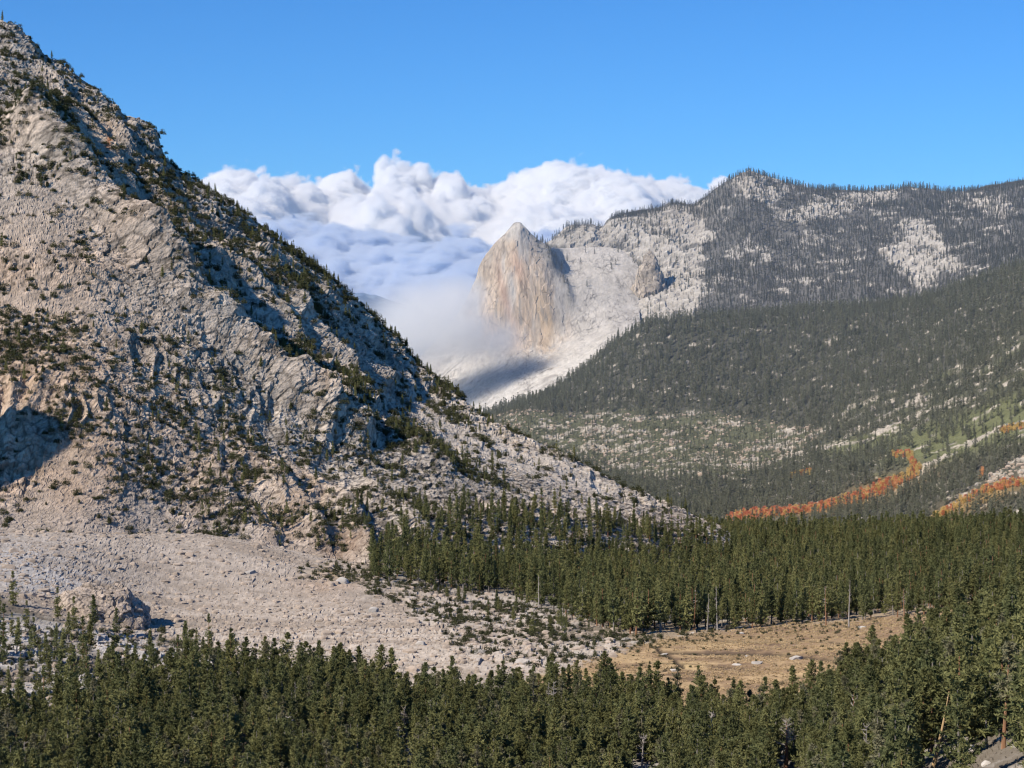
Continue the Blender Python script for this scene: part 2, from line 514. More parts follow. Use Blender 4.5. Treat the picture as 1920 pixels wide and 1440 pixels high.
p, px, py, v = P.reshape(-1, 3), PX.reshape(-1), PY.reshape(-1), V.reshape(-1)
nrm = NRM.reshape(-1, 3)
# rock ribs and gullies running down the slope, as (polyline in the photo, width px, height m)
disp = np.zeros(len(p))
wob = fbm(p, 30, 3, 50) * 16
for pts, w, hgt in [([(330, 120), (220, 300), (200, 380)], 20, 2),
                    ([(20, 60), (110, 175), (200, 300), (240, 350)], 16, 7),
                    ([(180, 180), (250, 300), (330, 400), (420, 520)], 14, 5),
                    ([(420, 480), (520, 590), (600, 700), (660, 760)], 15, 8),
                    ([(480, 480), (570, 600), (650, 700), (690, 750)], 13, 8),
                    ([(560, 540), (640, 640), (720, 720)], 12, 7),
                    ([(610, 560), (690, 650), (760, 730)], 10, 6),
                    ([(540, 720), (590, 765), (615, 800)], 10, 7),
                    ([(60, 480), (240, 520), (330, 570)], 26, 5),
                    ([(700, 770), (800, 850), (850, 885)], 12, 4),
                    ([(700, 920), (760, 960), (800, 1000)], 16, 5),
                    ([(640, 940), (660, 985), (690, 1030)], 16, 6),
                    ([(420, 930), (470, 980), (500, 1010)], 20, 4),
                    ([(520, 900), (560, 960), (600, 1010)], 18, 5)]:
    d, s = line_dist(px + wob, py + wob * 0.6, pts)
    prof = np.where(s < 0, np.exp(-(d / (w * 0.7)) ** 2), np.exp(-(d / (w * 1.9)) ** 2))
    disp += 0.75 * hgt * prof
d, s = line_dist(px + wob * .4, py + wob * .3, [(40, 225), (60, 240), (110, 300), (160, 366), (210, 420), (270, 475), (330, 528), (390, 592), (450, 652), (520, 710), (600, 770), (680, 812)])
disp += 15.0 * np.where(s < 0, np.exp(-(d / 9) ** 2), np.exp(-(d / 22) ** 2)) * (0.95 + 0.3 * fbm(p, 40, 2, 51))
t_fan = poly(px + wob, py + wob * 0.5, [(-50, 560), (160, 520), (330, 610), (250, 610), (100, 590), (-50, 640)], 20) * 0.8   # smooth sandy chutes
t_fan = np.maximum(t_fan, poly(px + wob, py + wob * .5, [(-50, 350), (90, 330), (160, 430), (60, 480), (-50, 470)], 20) * 0.8)
t_fan = np.maximum(t_fan, poly(px + wob * .6, py + wob * .4, [(760, 725), (860, 790), (1000, 845), (1180, 925), (1080, 925), (940, 880), (860, 850), (780, 780)], 14) * 0.55)
t_fan = np.maximum(t_fan, poly(px + wob * .6, py + wob * .4, [(770, 810), (860, 855), (960, 905), (900, 905), (820, 860)], 8) * 0.8)
t_fan = np.maximum(t_fan, poly(px + wob * .6, py + wob * .4, [(60, 150), (180, 260), (330, 420), (500, 560), (420, 540), (280, 420), (120, 270)], 14) * 0.45)
rot = Matrix.Rotation(math.radians(38), 3, 'Y')
pr = p @ np.array(rot).T
hA, rA, eA = facets(pr * np.array([0.6, 0.8, 1.0]), 11.0, 60, 1.0)
hB, rB, eB = facets(pr * np.array([0.7, 0.9, 1.0]), 4.8, 61, 1.0)
hC, rC, eC = facets(p, 2.1, 62, 1.0)
hD, rD, eD = facets(p, 1.1, 63, 1.0)
area = fbm(p, 55, 3, 64)
foot = smooth(1.42, 1.0, v + 0.28 * fbm(p, 22, 3, 75) - 0.06) * smooth(720, 600, px)
rug = np.clip(0.75 + 0.9 * area, 0.25, 1.7) * (1 - 0.75 * t_fan) * (1 - 0.8 * foot)
disp += 2.2 * fbm(p, 60, 3, 65) * smooth(1.0, 1.3, v)
disp += rug * (0.7 * hA + 0.75 * hB) + (0.55 + 0.45 * rug) * (0.58 * hC + 0.34 * hD)
upper = smooth(700, 250, py)
across = p[:, 0] + (0.25 + 0.7 * upper) * p[:, 2] + 3.0 * fbm(p, 25, 2, 70)
along = p[:, 2] - 0.5 * p[:, 0]
rib1 = 1 - np.abs(vnoise(np.stack([across / 9.0, along / 34.0, p[:, 1] / 60.0], 1), 71)) * 2.2
rib2 = 1 - np.abs(vnoise(np.stack([across / 3.6, along / 14.0, p[:, 1] / 25.0], 1), 72)) * 2.2
ribw = smooth(-0.5, 0.4, fbm(p, 45, 3, 73)) * (1 - 0.85 * t_fan) * (1 - foot) * (0.45 + 0.55 * smooth(1.15, 1.5, v))
disp += ribw * (1.5 * rib1 + 1.0 * rib2)
edge_sky = np.exp(-((v - 6) / 0.12) ** 2)
disp = disp * (1 - 0.45 * edge_sky) * (0.15 + 0.85 * smooth(1400, 1230, px))
P2 = p + nrm * disp[:, None]
grey = np.array([0.56, 0.485, 0.405])
beige = np.array([0.61, 0.465, 0.345])
warm = np.clip(ell(px, py, 60, 560, 260, 200) + ell(px, py, 80, 860, 130, 150) + 0.7 * ell(px, py, 300, 900, 260, 150), 0, 1)
warm = np.clip(warm + 0.35 * fbm(p, 35, 3, 66), 0, 1)
c = mix(np.tile(grey, (len(p), 1)), beige, warm)
c *= (1 + 0.10 * rA + 0.13 * rB + 0.12 * rC + 0.08 * rD)[:, None]
lich = smooth(0.05, 0.65, fbm(pr * np.array([0.4, 1, 1]), 16, 4, 67) + 0.25 * rB)
c = mix(c, np.array([0.24, 0.215, 0.19]), lich * 0.45 * (1 - t_fan))
crack = smooth(0.16, 0.02, eB) * 0.55 + smooth(0.14, 0.02, eC) * 0.30
c *= (1 - np.clip(crack * (1 - 0.6 * t_fan), 0, 0.7))[:, None]
c = mix(c, np.array([0.49, 0.40, 0.32]) * (1 + 0.12 * rC + 0.1 * rD)[:, None], t_fan * 0.7 * smooth(700, 400, px))
c = mix(c, np.array([0.47, 0.42, 0.375]) * (1 + 0.12 * rC + 0.12 * rD)[:, None], t_fan * 0.8 * smooth(600, 760, px))
c = mix(c, np.array([0.42, 0.355, 0.295]) * (1 + 0.12 * rC + 0.16 * rD)[:, None], foot * 0.9)
c = mix(c, np.array([0.50, 0.22, 0.10]), np.clip(ell(px + wob * .3, py, 191, 278, 5, 17, 12) * 1.6, 0, 1))
c = mix(c, np.array([0.52, 0.40, 0.29]), np.clip(ell(px, py, 185, 255, 20, 26), 0, 1) * 0.5)
for cx, cy, rx, ry in [(120, 900, 60, 60), (205, 870, 25, 60), (520, 985, 40, 50), (600, 740, 40, 40), (30, 720, 60, 60), (150, 690, 30, 30), (560, 930, 30, 40)]:
    c = mix(c, np.array([0.52, 0.375, 0.26]), np.clip(ell(px + wob, py + wob, cx, cy, rx, ry), 0, 1) * 0.6)
c = mix(c, np.array([0.34, 0.22, 0.14]), np.clip(ell(px, py, 640, 1030, 60, 30), 0, 1) * 0.6)
mountain = grid_mesh('mountain', P2.reshape(P.shape), c, M_ROCK)
tag(mountain, 'steep pale granite mountainside filling the left of the valley', kind='structure')
MOUNT = dict(P=P2.reshape(P.shape), PX=PX, PY=PY, N=NRM, V=V)

# ------------------------------------------------------------------ RIGHT-HAND SLOPE (forest, boulder field, aspen gullies)
s_rows = [
    [(780, 1040, 1700), (1100, 1060, 1500), (1400, 1080, 1400), (1920, 1080, 1330), (2600, 1080, 1250)],
    [(780, 960, 1850), (900, 930, 1850), (1100, 940, 1720), (1335, 985, 1600), (1400, 990, 1580), (1650, 990, 1500), (1920, 985, 1420), (2600, 960, 1300)],
    [(780, 880, 2000), (900, 860, 2000), (1100, 885, 1900), (1250, 900, 1830), (1400, 905, 1780), (1650, 890, 1680), (1920, 845, 1580), (2600, 700, 1450)],
    [(780, 810, 2180), (900, 798, 2160), (1000, 772, 2130), (1200, 772, 2085), (1400, 778, 2050), (1650, 735, 1990), (1920, 650, 1900), (2600, 480, 1800)],
    [(780, 800, 2260), (900, 780, 2260), (950, 764, 2270), (1000, 748, 2280), (1050, 722, 2295), (1100, 688, 2310), (1160, 640, 2330), (1210, 612, 2345), (1300, 600, 2350), (1400, 592, 2350), (1560, 577, 2350), (1700, 568, 2340), (1800, 543, 2310), (1920, 498, 2260), (2600, 300, 2150)],
    [(780, 880, 2400), (900, 860, 2400), (1100, 780, 2430), (1210, 680, 2460), (1400, 660, 2470), (1700, 640, 2460), (1920, 570, 2400), (2600, 360, 2300)],
]
sx = columns(780, 2600, 2.2)
P, PX, PY, V = loft(s_rows, sx, step=2.2, steps=[10, 0, 0, 0, 0, 10])
NRM = normals_of(P)
p, px, py, v = P.reshape(-1, 3), PX.reshape(-1), PY.reshape(-1), V.reshape(-1)
hA, rA, eA = facets(p, 7.0, 80)
hB, rB, eB = facets(p, 3.4, 81)
big = fbm(p, 90, 4, 82)
wob = fbm(p, 60, 3, 83) * 14
FIELD = [(900, 790), (1000, 770), (1200, 775), (1330, 775), (1500, 790), (1560, 800), (1480, 850), (1380, 895), (1250, 905), (1130, 880), (980, 820)]
m_field = poly(px + wob, py + wob * .7, FIELD, 14)
strips = np.zeros(len(p))
for pts, w in [([(1380, 880), (1500, 855), (1600, 815), (1700, 765), (1800, 715), (1920, 650)], 9),
               ([(1560, 845), (1650, 815), (1720, 775), (1800, 750), (1940, 690)], 9),
               ([(1640, 900), (1740, 875), (1830, 835), (1890, 800), (1940, 790)], 6),
               ([(1580, 780), (1660, 745), (1720, 725), (1790, 690)], 7),
               ([(1790, 690), (1850, 660), (1925, 615)], 5),
               ([(1580, 950), (1640, 930), (1700, 905)], 4)]:
    d, s = line_dist(px + wob, py + wob * 0.5, pts)
    strips = np.maximum(strips, np.exp(-(d / w) ** 2))
scree = poly(px, py, [(1845, 905), (1880, 880), (1940, 850), (1940, 915), (1880, 925)], 10)
rocky = np.clip(m_field * 0.45 + strips * 0.8 + scree + 0.1, 0, 1)
disp = 5.0 * big + rocky * (1.6 * hA + 0.9 * hB) + 0.5 * hB
P2 = p + NRM.reshape(-1, 3) * disp[:, None]
c = np.tile(np.array([0.10, 0.098, 0.08]), (len(p), 1))
grass = np.clip(poly(px + wob, py, [(1560, 850), (1750, 790), (1940, 720), (1940, 830), (1800, 860), (1650, 880)], 20) + 0.6 * strips + 0.5 * m_field, 0, 1)
c = mix(c, np.array([0.16, 0.17, 0.085]), grass * 0.8)
n_r = fbm(p * np.array([0.8, 1, 1]), 12, 4, 84) + 0.35 * rA
rock_on = smooth(0.0, 0.3, n_r + 0.9 * rocky - 0.62)
rock_c = np.array([0.40, 0.36, 0.305]) * (1 + 0.2 * rB + 0.12 * rA)[:, None]
c = mix(c, rock_c, rock_on)
gold = np.clip(ell(px, py, 1640, 925, 100, 16, -18) + ell(px, py, 1840, 945, 90, 14, -18) + ell(px, py, 1480, 960, 110, 12, -8), 0, 1)
c = mix(c, np.array([0.34, 0.22, 0.09]), gold * 0.8)
slope = grid_mesh('hill', P2.reshape(P.shape), c, M_FARROCK)
tag(slope, 'forested far side of the valley with a boulder field', kind='structure')
SLOPE = dict(P=P2.reshape(P.shape), PX=PX, PY=PY, N=NRM, V=V)

# ------------------------------------------------------------------ FAR RIDGE
f_rows = [
    [(960, 760, 2500), (1150, 720, 2440), (1400, 700, 2420), (1920, 640, 2380), (2600, 480, 2300)],
    [(960, 690, 2600), (1100, 660, 2660), (1150, 645, 2630), (1210, 632, 2560), (1400, 612, 2510), (1700, 590, 2500), (1920, 520, 2460), (2600, 380, 2400)],
    [(960, 600, 2820), (1060, 560, 2800), (1150, 545, 2772), (1250, 520, 2725), (1400, 480, 2740), (1700, 465, 2760), (1920, 430, 2760), (2600, 330, 2700)],
    [(960, 500, 2900), (1010, 462, 2900), (1030, 452, 2900), (1048, 440, 2905), (1062, 425, 2910), (1080, 421, 2915), (1108, 422, 2920), (1130, 428, 2930), (1150, 408, 2940), (1172, 402, 2950), (1200, 398, 2960),
     (1240, 390, 2970), (1262, 381, 2975), (1285, 384, 2980), (1300, 385, 2985), (1322, 370, 3000), (1345, 352, 3010), (1375, 334, 3015), (1395, 326, 3020), (1408, 323, 3020), (1420, 326, 3020), (1445, 333, 3022), (1490, 346, 3030),
     (1530, 353, 3040), (1600, 357, 3050), (1650, 358, 3055), (1700, 352, 3060), (1740, 354, 3065), (1770, 359, 3070), (1810, 358, 3070), (1860, 350, 3075), (1920, 340, 3080), (2200, 310, 3100), (2600, 280, 3100)],
    [(960, 620, 3100), (1150, 560, 3150), (1400, 480, 3220), (1920, 460, 3280), (2600, 440, 3300)],
]
fx = columns(960, 2600, 2.2)
P, PX, PY, V = loft(f_rows, fx, step=2.2, steps=[8, 0, 0, 0, 12])
NRM = normals_of(P)
p, px, py, v = P.reshape(-1, 3), PX.reshape(-1), PY.reshape(-1), V.reshape(-1)
hA, rA, eA = facets(p, 14.0, 90)
hB, rB, eB = facets(p, 6.0, 91)
wob = fbm(p, 70, 3, 92) * 16
rocky2 = np.clip(poly(px + wob, py + wob, [(1640, 470), (1700, 425), (1750, 425), (1765, 470), (1830, 500), (1760, 510), (1720, 540), (1690, 510)], 8)
                 + poly(px + wob, py + wob * .5, [(1440, 395), (1500, 385), (1590, 362), (1720, 352), (1650, 385), (1600, 410), (1500, 420)], 8)
                 + poly(px + wob, py + wob, [(1000, 440), (1160, 405), (1280, 385), (1340, 440), (1330, 470), (1300, 600), (1150, 640), (1130, 520)], 14)
                 + poly(px + wob, py + wob * .5, [(1380, 330), (1440, 330), (1490, 350), (1420, 375), (1380, 360)], 6)
                 + poly(px + wob, py + wob * .5, [(1800, 370), (1880, 365), (1920, 400), (1850, 405)], 8), 0, 1)
crest = np.exp(-((v - 3) / 0.1) ** 2)
disp = 7 * fbm(p, 120, 4, 93) * (1 - 0.7 * crest) + (0.35 + rocky2) * (2.6 * hA + 1.4 * hB) * (1 - 0.3 * crest)
P2 = p + NRM.reshape(-1, 3) * disp[:, None]
c = np.tile(np.array([0.15, 0.145, 0.135]), (len(p), 1))
n_r = fbm(p, 22, 4, 94) + 0.3 * rA
rock_on = smooth(-0.1, 0.25, n_r + 1.3 * rocky2 - 0.42)
c = mix(c, np.array([0.43, 0.40, 0.36]) * (1 + 0.13 * rB + 0.1 * rA)[:, None], rock_on)
c = mix(c, np.array([0.38, 0.345, 0.30]), np.clip(ell(px, py, 1270, 400, 60, 40) + ell(px, py, 1410, 345, 40, 20) + ell(px, py, 1090, 440, 40, 25), 0, 1) * 0.6)
ridge = grid_mesh('ridge', P2.reshape(P.shape), c, M_FARROCK)
tag(ridge, 'long far ridge of grey rock and dark forest below the sky', kind='structure')
RIDGE = dict(P=P2.reshape(P.shape), PX=PX, PY=PY, N=NRM, V=V)

# ------------------------------------------------------------------ THE GRANITE DOME AND ITS POLISHED APRON
d_rows = [
    [(780, 900, 2330), (900, 860, 2310), (1000, 830, 2300), (1090, 780, 2315), (1150, 730, 2335), (1200, 710, 2355)],
    [(780, 850, 2380), (900, 790, 2350), (1000, 752, 2325), (1060, 720, 2335), (1090, 698, 2345), (1150, 648, 2370), (1200, 640, 2395)],
    [(780, 790, 2480), (850, 745, 2490), (900, 715, 2500), (970, 685, 2510), (1040, 672, 2490), (1100, 648, 2490), (1160, 612, 2525), (1200, 610, 2555)],
    [(780, 730, 2580), (850, 690, 2590), (900, 640, 2600), (940, 618, 2595), (985, 625, 2580), (1030, 645, 2570), (1060, 625, 2582), (1100, 590, 2610), (1160, 560, 2660), (1200, 560, 2690)],
    [(780, 690, 2640), (850, 630, 2680), (880, 590, 2670), (905, 555, 2655), (940, 525, 2635), (975, 515, 2622), (1010, 525, 2622), (1040, 535, 2635), (1065, 540, 2652), (1100, 525, 2690), (1160, 510, 2740), (1200, 515, 2765)],
    [(780, 680, 2660), (850, 600, 2720), (878, 555, 2715), (893, 521, 2712), (903, 494, 2708), (916, 474, 2705), (930, 455, 2702), (945, 440, 2700), (956, 428, 2698), (966, 418, 2697), (974, 417, 2697), (984, 427, 2700), (1000, 444, 2705), (1015, 456, 2715), (1030, 462, 2726), (1060, 466, 2822), (1100, 464, 2852), (1160, 466, 2862), (1200, 480, 2866)],
    [(780, 760, 2800), (880, 640, 2850), (970, 560, 2850), (1030, 540, 2860), (1100, 520, 2920), (1200, 520, 2960)],
]
dx_ = np.arange(780, 1201, 1.4)
P, PX, PY, V = loft(d_rows, dx_, step=1.4, steps=[12, 0, 0, 0, 0, 0, 25])
NRM = normals_of(P)
p, px, py, v = P.reshape(-1, 3), PX.reshape(-1), PY.reshape(-1), V.reshape(-1)
wob = fbm(p, 40, 3, 100) * 6
face = poly(px + wob, py + wob, [(870, 620), (900, 470), (968, 410), (1010, 450), (1035, 520), (1055, 580), (1058, 640), (1030, 672), (960, 665)], 28)
streak = fbm(p * np.array([1.0, 0.25, 0.13]), 5.0, 4, 101)
streak2 = fbm(p * np.array([1.0, 0.25, 0.13]), 14.0, 3, 102)
flow = px * 0.55 + py * 0.95          # the apron's exfoliation sheets sweep down to the left
sheet_n = fbm(p, 60, 3, 105) * 22
sweep = np.stack([(flow + sheet_n) * 0.4, (px - py) * 0.045, np.zeros(len(p))], axis=1)
sh1 = vnoise(sweep * 0.42, 106) + 0.6 * vnoise(sweep * 0.95, 107)
h, r, e = facets(p * np.array([1, 0.5, 0.4]), 9.0, 104)
apron = (1 - face)
disp = face * (0.9 * streak2 + 0.4 * streak + 1.1 * h) + apron * (0.7 * sh1 * smooth(540, 640, py) + 0.08 * h + 0.4 * streak) + 3.0 * fbm(p, 80, 3, 103)
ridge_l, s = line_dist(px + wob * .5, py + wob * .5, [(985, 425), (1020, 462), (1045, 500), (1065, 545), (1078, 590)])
disp += 3.0 * np.exp(-(ridge_l / 8) ** 2) * smooth(600, 540, py)
disp *= 1 - 0.5 * np.exp(-((v - 5) / 0.1) ** 2)
P2 = p + NRM.reshape(-1, 3) * disp[:, None]
gr = np.array([0.46, 0.43, 0.395])
wm = np.array([0.49, 0.395, 0.305])
c = np.tile(gr, (len(p), 1)) * (1 + 0.10 * streak + 0.10 * sh1)[:, None]
wmk = np.clip(face * smooth(-0.5, 0.5, streak2 + 0.25) * smooth(405, 470, py + 0.1 * px - 95) * 1.1, 0, 1)
streak3 = fbm(p * np.array([1.0, 0.25, 0.10]), 2.0, 3, 108)
c *= (1 + 0.22 * streak3 * (0.25 + 0.75 * face))[:, None]
c = mix(c, wm * (1 + 0.16 * streak + 0.28 * streak3)[:, None], wmk * 0.9)
ck, ckr, cke = facets(p * np.array([1, 0.3, 0.16]) + np.stack([0.25 * p[:, 2], 0 * px, 0 * px], 1), 7.5, 109)
c *= (1 - 0.42 * smooth(0.09, 0.015, cke) * smooth(-0.4, 0.3, streak2))[:, None]
c = mix(c, np.array([0.46, 0.27, 0.19]), np.clip(ell(px + wob, py, 950, 560, 9, 70, -14) + ell(px + wob, py, 975, 500, 12, 30, -20), 0, 1) * 0.4)
c = mix(c, np.array([0.58, 0.45, 0.30]), np.clip(ell(px + wob, py, 1022, 590, 18, 60, -5), 0, 1) * 0.7)
c = mix(c, np.array([0.33, 0.29, 0.25]), np.clip(ell(px, py, 925, 475, 20, 45, 30), 0, 1) * 0.55)
jl = np.abs(vnoise(sweep * 0.55 + 9.0, 115)) + 0.12 * fbm(p, 12, 3, 116)
jl2 = np.abs(vnoise(sweep * 1.3 + 4.0, 117)) + 0.15 * fbm(p, 9, 3, 118)
c *= (1 - apron * (0.48 * smooth(0.06, 0.0, jl) + 0.34 * smooth(0.07, 0.0, jl2)) * (0.5 + 0.5 * smooth(-0.3, 0.3, streak2)))[:, None]
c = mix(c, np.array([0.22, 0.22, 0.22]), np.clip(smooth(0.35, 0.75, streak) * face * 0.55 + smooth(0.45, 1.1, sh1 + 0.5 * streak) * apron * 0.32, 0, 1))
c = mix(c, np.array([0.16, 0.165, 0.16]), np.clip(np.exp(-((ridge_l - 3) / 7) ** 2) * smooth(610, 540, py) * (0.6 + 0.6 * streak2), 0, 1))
c = mix(c, np.array([0.58, 0.55, 0.51]), apron * smooth(600, 700, py) * smooth(0.4, -0.5, sh1) * 0.7)
c = mix(c, np.array([0.33, 0.335, 0.35]), apron * np.clip(poly(px, py, [(820, 760), (870, 700), (960, 680), (1010, 690), (900, 760)], 25), 0, 1) * 0.5)  # grey shade under the mist, painted on the lower left apron
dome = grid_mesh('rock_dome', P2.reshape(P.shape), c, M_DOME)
tag(dome, 'pointed granite dome with a warm face above a pale polished apron', kind='structure')
DOME = dict(P=P2.reshape(P.shape), PX=PX, PY=PY, N=NRM, V=V)

# ------------------------------------------------------------------ DISTANT LAND UNDER THE CLOUDS
b_rows = [
    [(-1500, 720, 5200), (600, 700, 5200), (700, 690, 5200), (3500, 720, 5200)],
    [(-1500, 500, 6200), (400, 480, 6200), (560, 520, 6200), (640, 545, 6200), (680, 553, 6200), (720, 566, 6200), (760, 574, 6200), (850, 600, 6200), (1200, 560, 6200), (3500, 520, 6200)],
    [(-1500, 640, 7200), (960, 660, 7200), (3500, 640, 7200)],
    [(-1500, 640, 30000), (960, 640, 30000), (3500, 640, 30000)],
    [(-4000, 626, 90000), (960, 626, 90000), (6000, 626, 90000)],
]
bx = np.arange(-1500, 3501, 4.0)
P, PX, PY, V = loft([[(x, y, d) for x, y, d in r] for r in b_rows], bx, step=3, steps=[30, 20, 12, 10])
NRM = normals_of(P)
p, px, py, v = P.reshape(-1, 3), PX.reshape(-1), PY.reshape(-1), V.reshape(-1)
wgt = smooth(2.4, 2.0, v)
disp = wgt * (14 * fbm(p, 160, 4, 110) + 5 * fbm(p, 25, 3, 111))
P2 = p + np.array([0, 0, 1.0]) * disp[:, None]
c = mix(np.tile(np.array([0.085, 0.135, 0.24]), (len(p), 1)), np.array([0.20, 0.27, 0.40]), smooth(0.1, 0.7, fbm(p, 45, 4, 112)))  # blue of the distant air painted into the hills' own colour
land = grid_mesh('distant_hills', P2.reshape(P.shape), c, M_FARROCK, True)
tag(land, 'blue distant wooded hills under the sea of clouds', kind='structure')

# ------------------------------------------------------------------ PLANTS: mesh builders
def frame_of(d):
    d = d / (np.linalg.norm(d) + 1e-9)
    a = np.cross(d, [0, 0, 1.0])
    if np.linalg.norm(a) < 1e-3:
        a = np.array([1.0, 0, 0])
    a /= np.linalg.norm(a)
    return d, a, np.cross(a, d)


def add_tube(vs, fs, pts, radii, n=6):
    base = len(vs)
    for i, q in enumerate(pts):
        d = pts[min(i + 1, len(pts) - 1)] - pts[max(i - 1, 0)]
        d, a, b = frame_of(np.asarray(d, float))
        for k in range(n):
            t = 2 * math.pi * k / n
            vs.append(q + radii[i] * (math.cos(t) * a + math.sin(t) * b))
    for i in range(len(pts) - 1):
        for k in range(n):
            fs.append((base + i * n + k, base + i * n + (k + 1) % n, base + (i + 1) * n + (k + 1) % n, base + (i + 1) * n + k))
    fs.append(tuple(base + (len(pts) - 1) * n + k for k in range(n)))


def add_sprays(vs, fs, r, centre, radius, count, size, up=0.35, flat=0.8):
    """a tuft: pointed needle sprays set round a twig"""
    for _ in range(count):
        d = r.normal(size=3)
        d[2] = d[2] * flat + up
        d /= np.linalg.norm(d) + 1e-9
        o = centre + d * radius * r.uniform(0.0, 0.8)
        _, a, b = frame_of(d)
        t = r.uniform(0, math.pi)
        s = math.cos(t) * a + math.sin(t) * b
        l = size * r.uniform(0.7, 1.3)
        wd = l * r.uniform(0.15, 0.30)
        i = len(vs)
        vs.extend([o - d * l * 0.3, o + s * wd + d * l * 0.15, o + d * l, o - s * wd + d * l * 0.1])
        fs.append((i, i + 1, i + 2, i + 3))


def trunk_mesh(name, r, H, rad, mat, lean=0.02, n=7, top=1.0):
    vs, fs = [], []
    ph = r.uniform(0, 6.28)
    pts, rr = [], []
    for i in range(8):
        t = i / 7 * top
        pts.append(np.array([lean * H * t * math.cos(ph) + 0.012 * H * math.sin(3 * t + ph), lean * H * t * math.sin(ph) + 0.012 * H * math.cos(2.6 * t), H * t - (0.6 if i == 0 else 0)]))
        rr.append(rad * (1.25 if i == 0 else 1) * (1 - 0.93 * t) + 0.015)
    add_tube(vs, fs, pts, rr, n)
    return raw_mesh(name, vs, fs, mat, True), np.array(pts)


def pine_meshes(tagname, seed, H, R, base, whorls, per, tufts, sprays, size, leafmat, barkmat, gap=0.18, n=7, lean=0.02, taper=0.85, twigs=True):
    """trunk and crown of one conifer, both with their origin at the foot of the trunk"""
    r = np.random.default_rng(seed)
    tm, tp = trunk_mesh('trunk', r, H, 0.018 * H + 0.03, barkmat, lean, n)
    axis = lambda t: np.array([np.interp(t, np.linspace(0, 1, 8), tp[:, k]) for k in range(3)])
    vs, fs = [], []
    side = r.uniform(0, 6.28)
    for wI in range(whorls):
        t = wI / (whorls - 1)
        if r.random() < gap * 0.6 and 0.05 < t < 0.9:
            continue
        h = base + (1 - base) * t
        prof = (1 - t) ** taper * (0.55 + 0.45 * min(1, t / 0.18)) + 0.035
        c = axis(min(h, 0.985))
        k = max(2, int(round(per * (0.55 + 0.6 * (1 - t)) + r.uniform(-0.5, 0.8))))
        a0 = r.uniform(0, 6.28)
        for j in range(k):
            if r.random() < gap:
                continue
            az = a0 + 6.283 * j / k + r.uniform(-0.4, 0.4)
            lop = 1 + 0.22 * math.cos(az - side)
            ln = R * prof * r.uniform(0.6, 1.2) * lop
            el = r.uniform(-0.15, 0.35) + 0.5 * t
            d = np.array([math.cos(az) * math.cos(el), math.sin(az) * math.cos(el), math.sin(el)])
            if twigs and ln > 0.5:
                add_tube(vs, fs, [c, c + d * ln * 0.85], [0.035 * min(1.5, ln), 0.012], 3)
            for q in range(tufts):
                s = (q + 0.75) / tufts
                if s * ln < 0.12 and t < 0.9:
                    continue
                o = c + d * ln * s + np.array([0, 0, 0.12 * ln * s * s]) + r.normal(size=3) * 0.05 * ln
                add_sprays(vs, fs, r, o, size * 0.75 * (1.05 - 0.35 * s), sprays, size * (0.95 - 0.25 * t))
    tip = axis(0.985)
    for q in range(3):
        add_sprays(vs, fs, r, tip + np.array([0, 0, (q - 1.6) * size * 0.8]), size * 0.16, max(3, sprays // 2), size * 0.5, up=1.3)
    return tm, raw_mesh('crown', vs, fs, leafmat)


def shrub_mesh(seed, w, h, count, size, mat, lobes=5):
    r = np.random.default_rng(seed)
    vs, fs = [], []
    for l in range(lobes):
        cx, cy = r.normal(size=2) * w * 0.24
        rw = w * r.uniform(0.22, 0.38)
        rh = h * r.uniform(0.55, 1.0)
        for _ in range(count // lobes):
            a = r.uniform(0, 6.28); e = math.asin(r.uniform(-0.1, 1))
            rad = r.uniform(0.55, 1.05)
            o = np.array([cx + rw * rad * math.cos(a) * math.cos(e), cy + rw * rad * math.sin(a) * math.cos(e), rh * rad * max(math.sin(e), 0.02)])
            add_sprays(vs, fs, r, o, size * 0.3, 1, size, up=0.6)
    return raw_mesh('foliage', vs, fs, mat)


def stems_mesh(seed, w, h, mat, k=5):
    r = np.random.default_rng(seed)
    vs, fs = [], []
    for _ in range(k):
        a = r.uniform(0, 6.28)
        e = np.array([math.cos(a) * w * 0.3, math.sin(a) * w * 0.3, h * 0.7])
        add_tube(vs, fs, [np.array([0, 0, -0.3]), e * 0.5 + r.normal(size=3) * 0.05, e], [0.09, 0.06, 0.02], 4)
    return raw_mesh('stems', vs, fs, mat, True)


def snag_meshes(seed, H, rad, trunk_mat, limb_mat, limbs=26, start=0.3, reach=2.2, lean=0.03, top=1.0, droop=0.0):
    r = np.random.default_rng(seed)
    tm, tp = trunk_mesh('trunk', r, H, rad, trunk_mat, lean, 8, top)
    vs, fs = [], []
    for i in range(limbs):
        t = r.uniform(start, 0.97)
        c = np.array([np.interp(t, np.linspace(0, 1, 8), tp[:, k]) for k in range(3)])
        az = r.uniform(0, 6.28)
        ln = reach * (1.1 - 0.75 * t) * r.uniform(0.5, 1.2)
        el = r.uniform(-0.3, 0.6) - droop
        pts = [c]
        for q in range(4):
            az += r.uniform(-0.5, 0.5); el += r.uniform(-0.15, 0.4)
            pts.append(pts[-1] + ln / 4 * np.array([math.cos(az) * math.cos(el), math.sin(az) * math.cos(el), math.sin(el)]))
        add_tube(vs, fs, pts, [0.085, 0.07, 0.055, 0.04, 0.02], 4)
        for q in (2, 3, 4):
            d = pts[q] - pts[q - 1]
            d = d / (np.linalg.norm(d) + 1e-9) + r.normal(size=3) * 0.7
            add_tube(vs, fs, [pts[q], pts[q] + d * ln * 0.22], [0.035, 0.012], 3)
    return tm, raw_mesh('limbs', vs, fs, limb_mat, True)


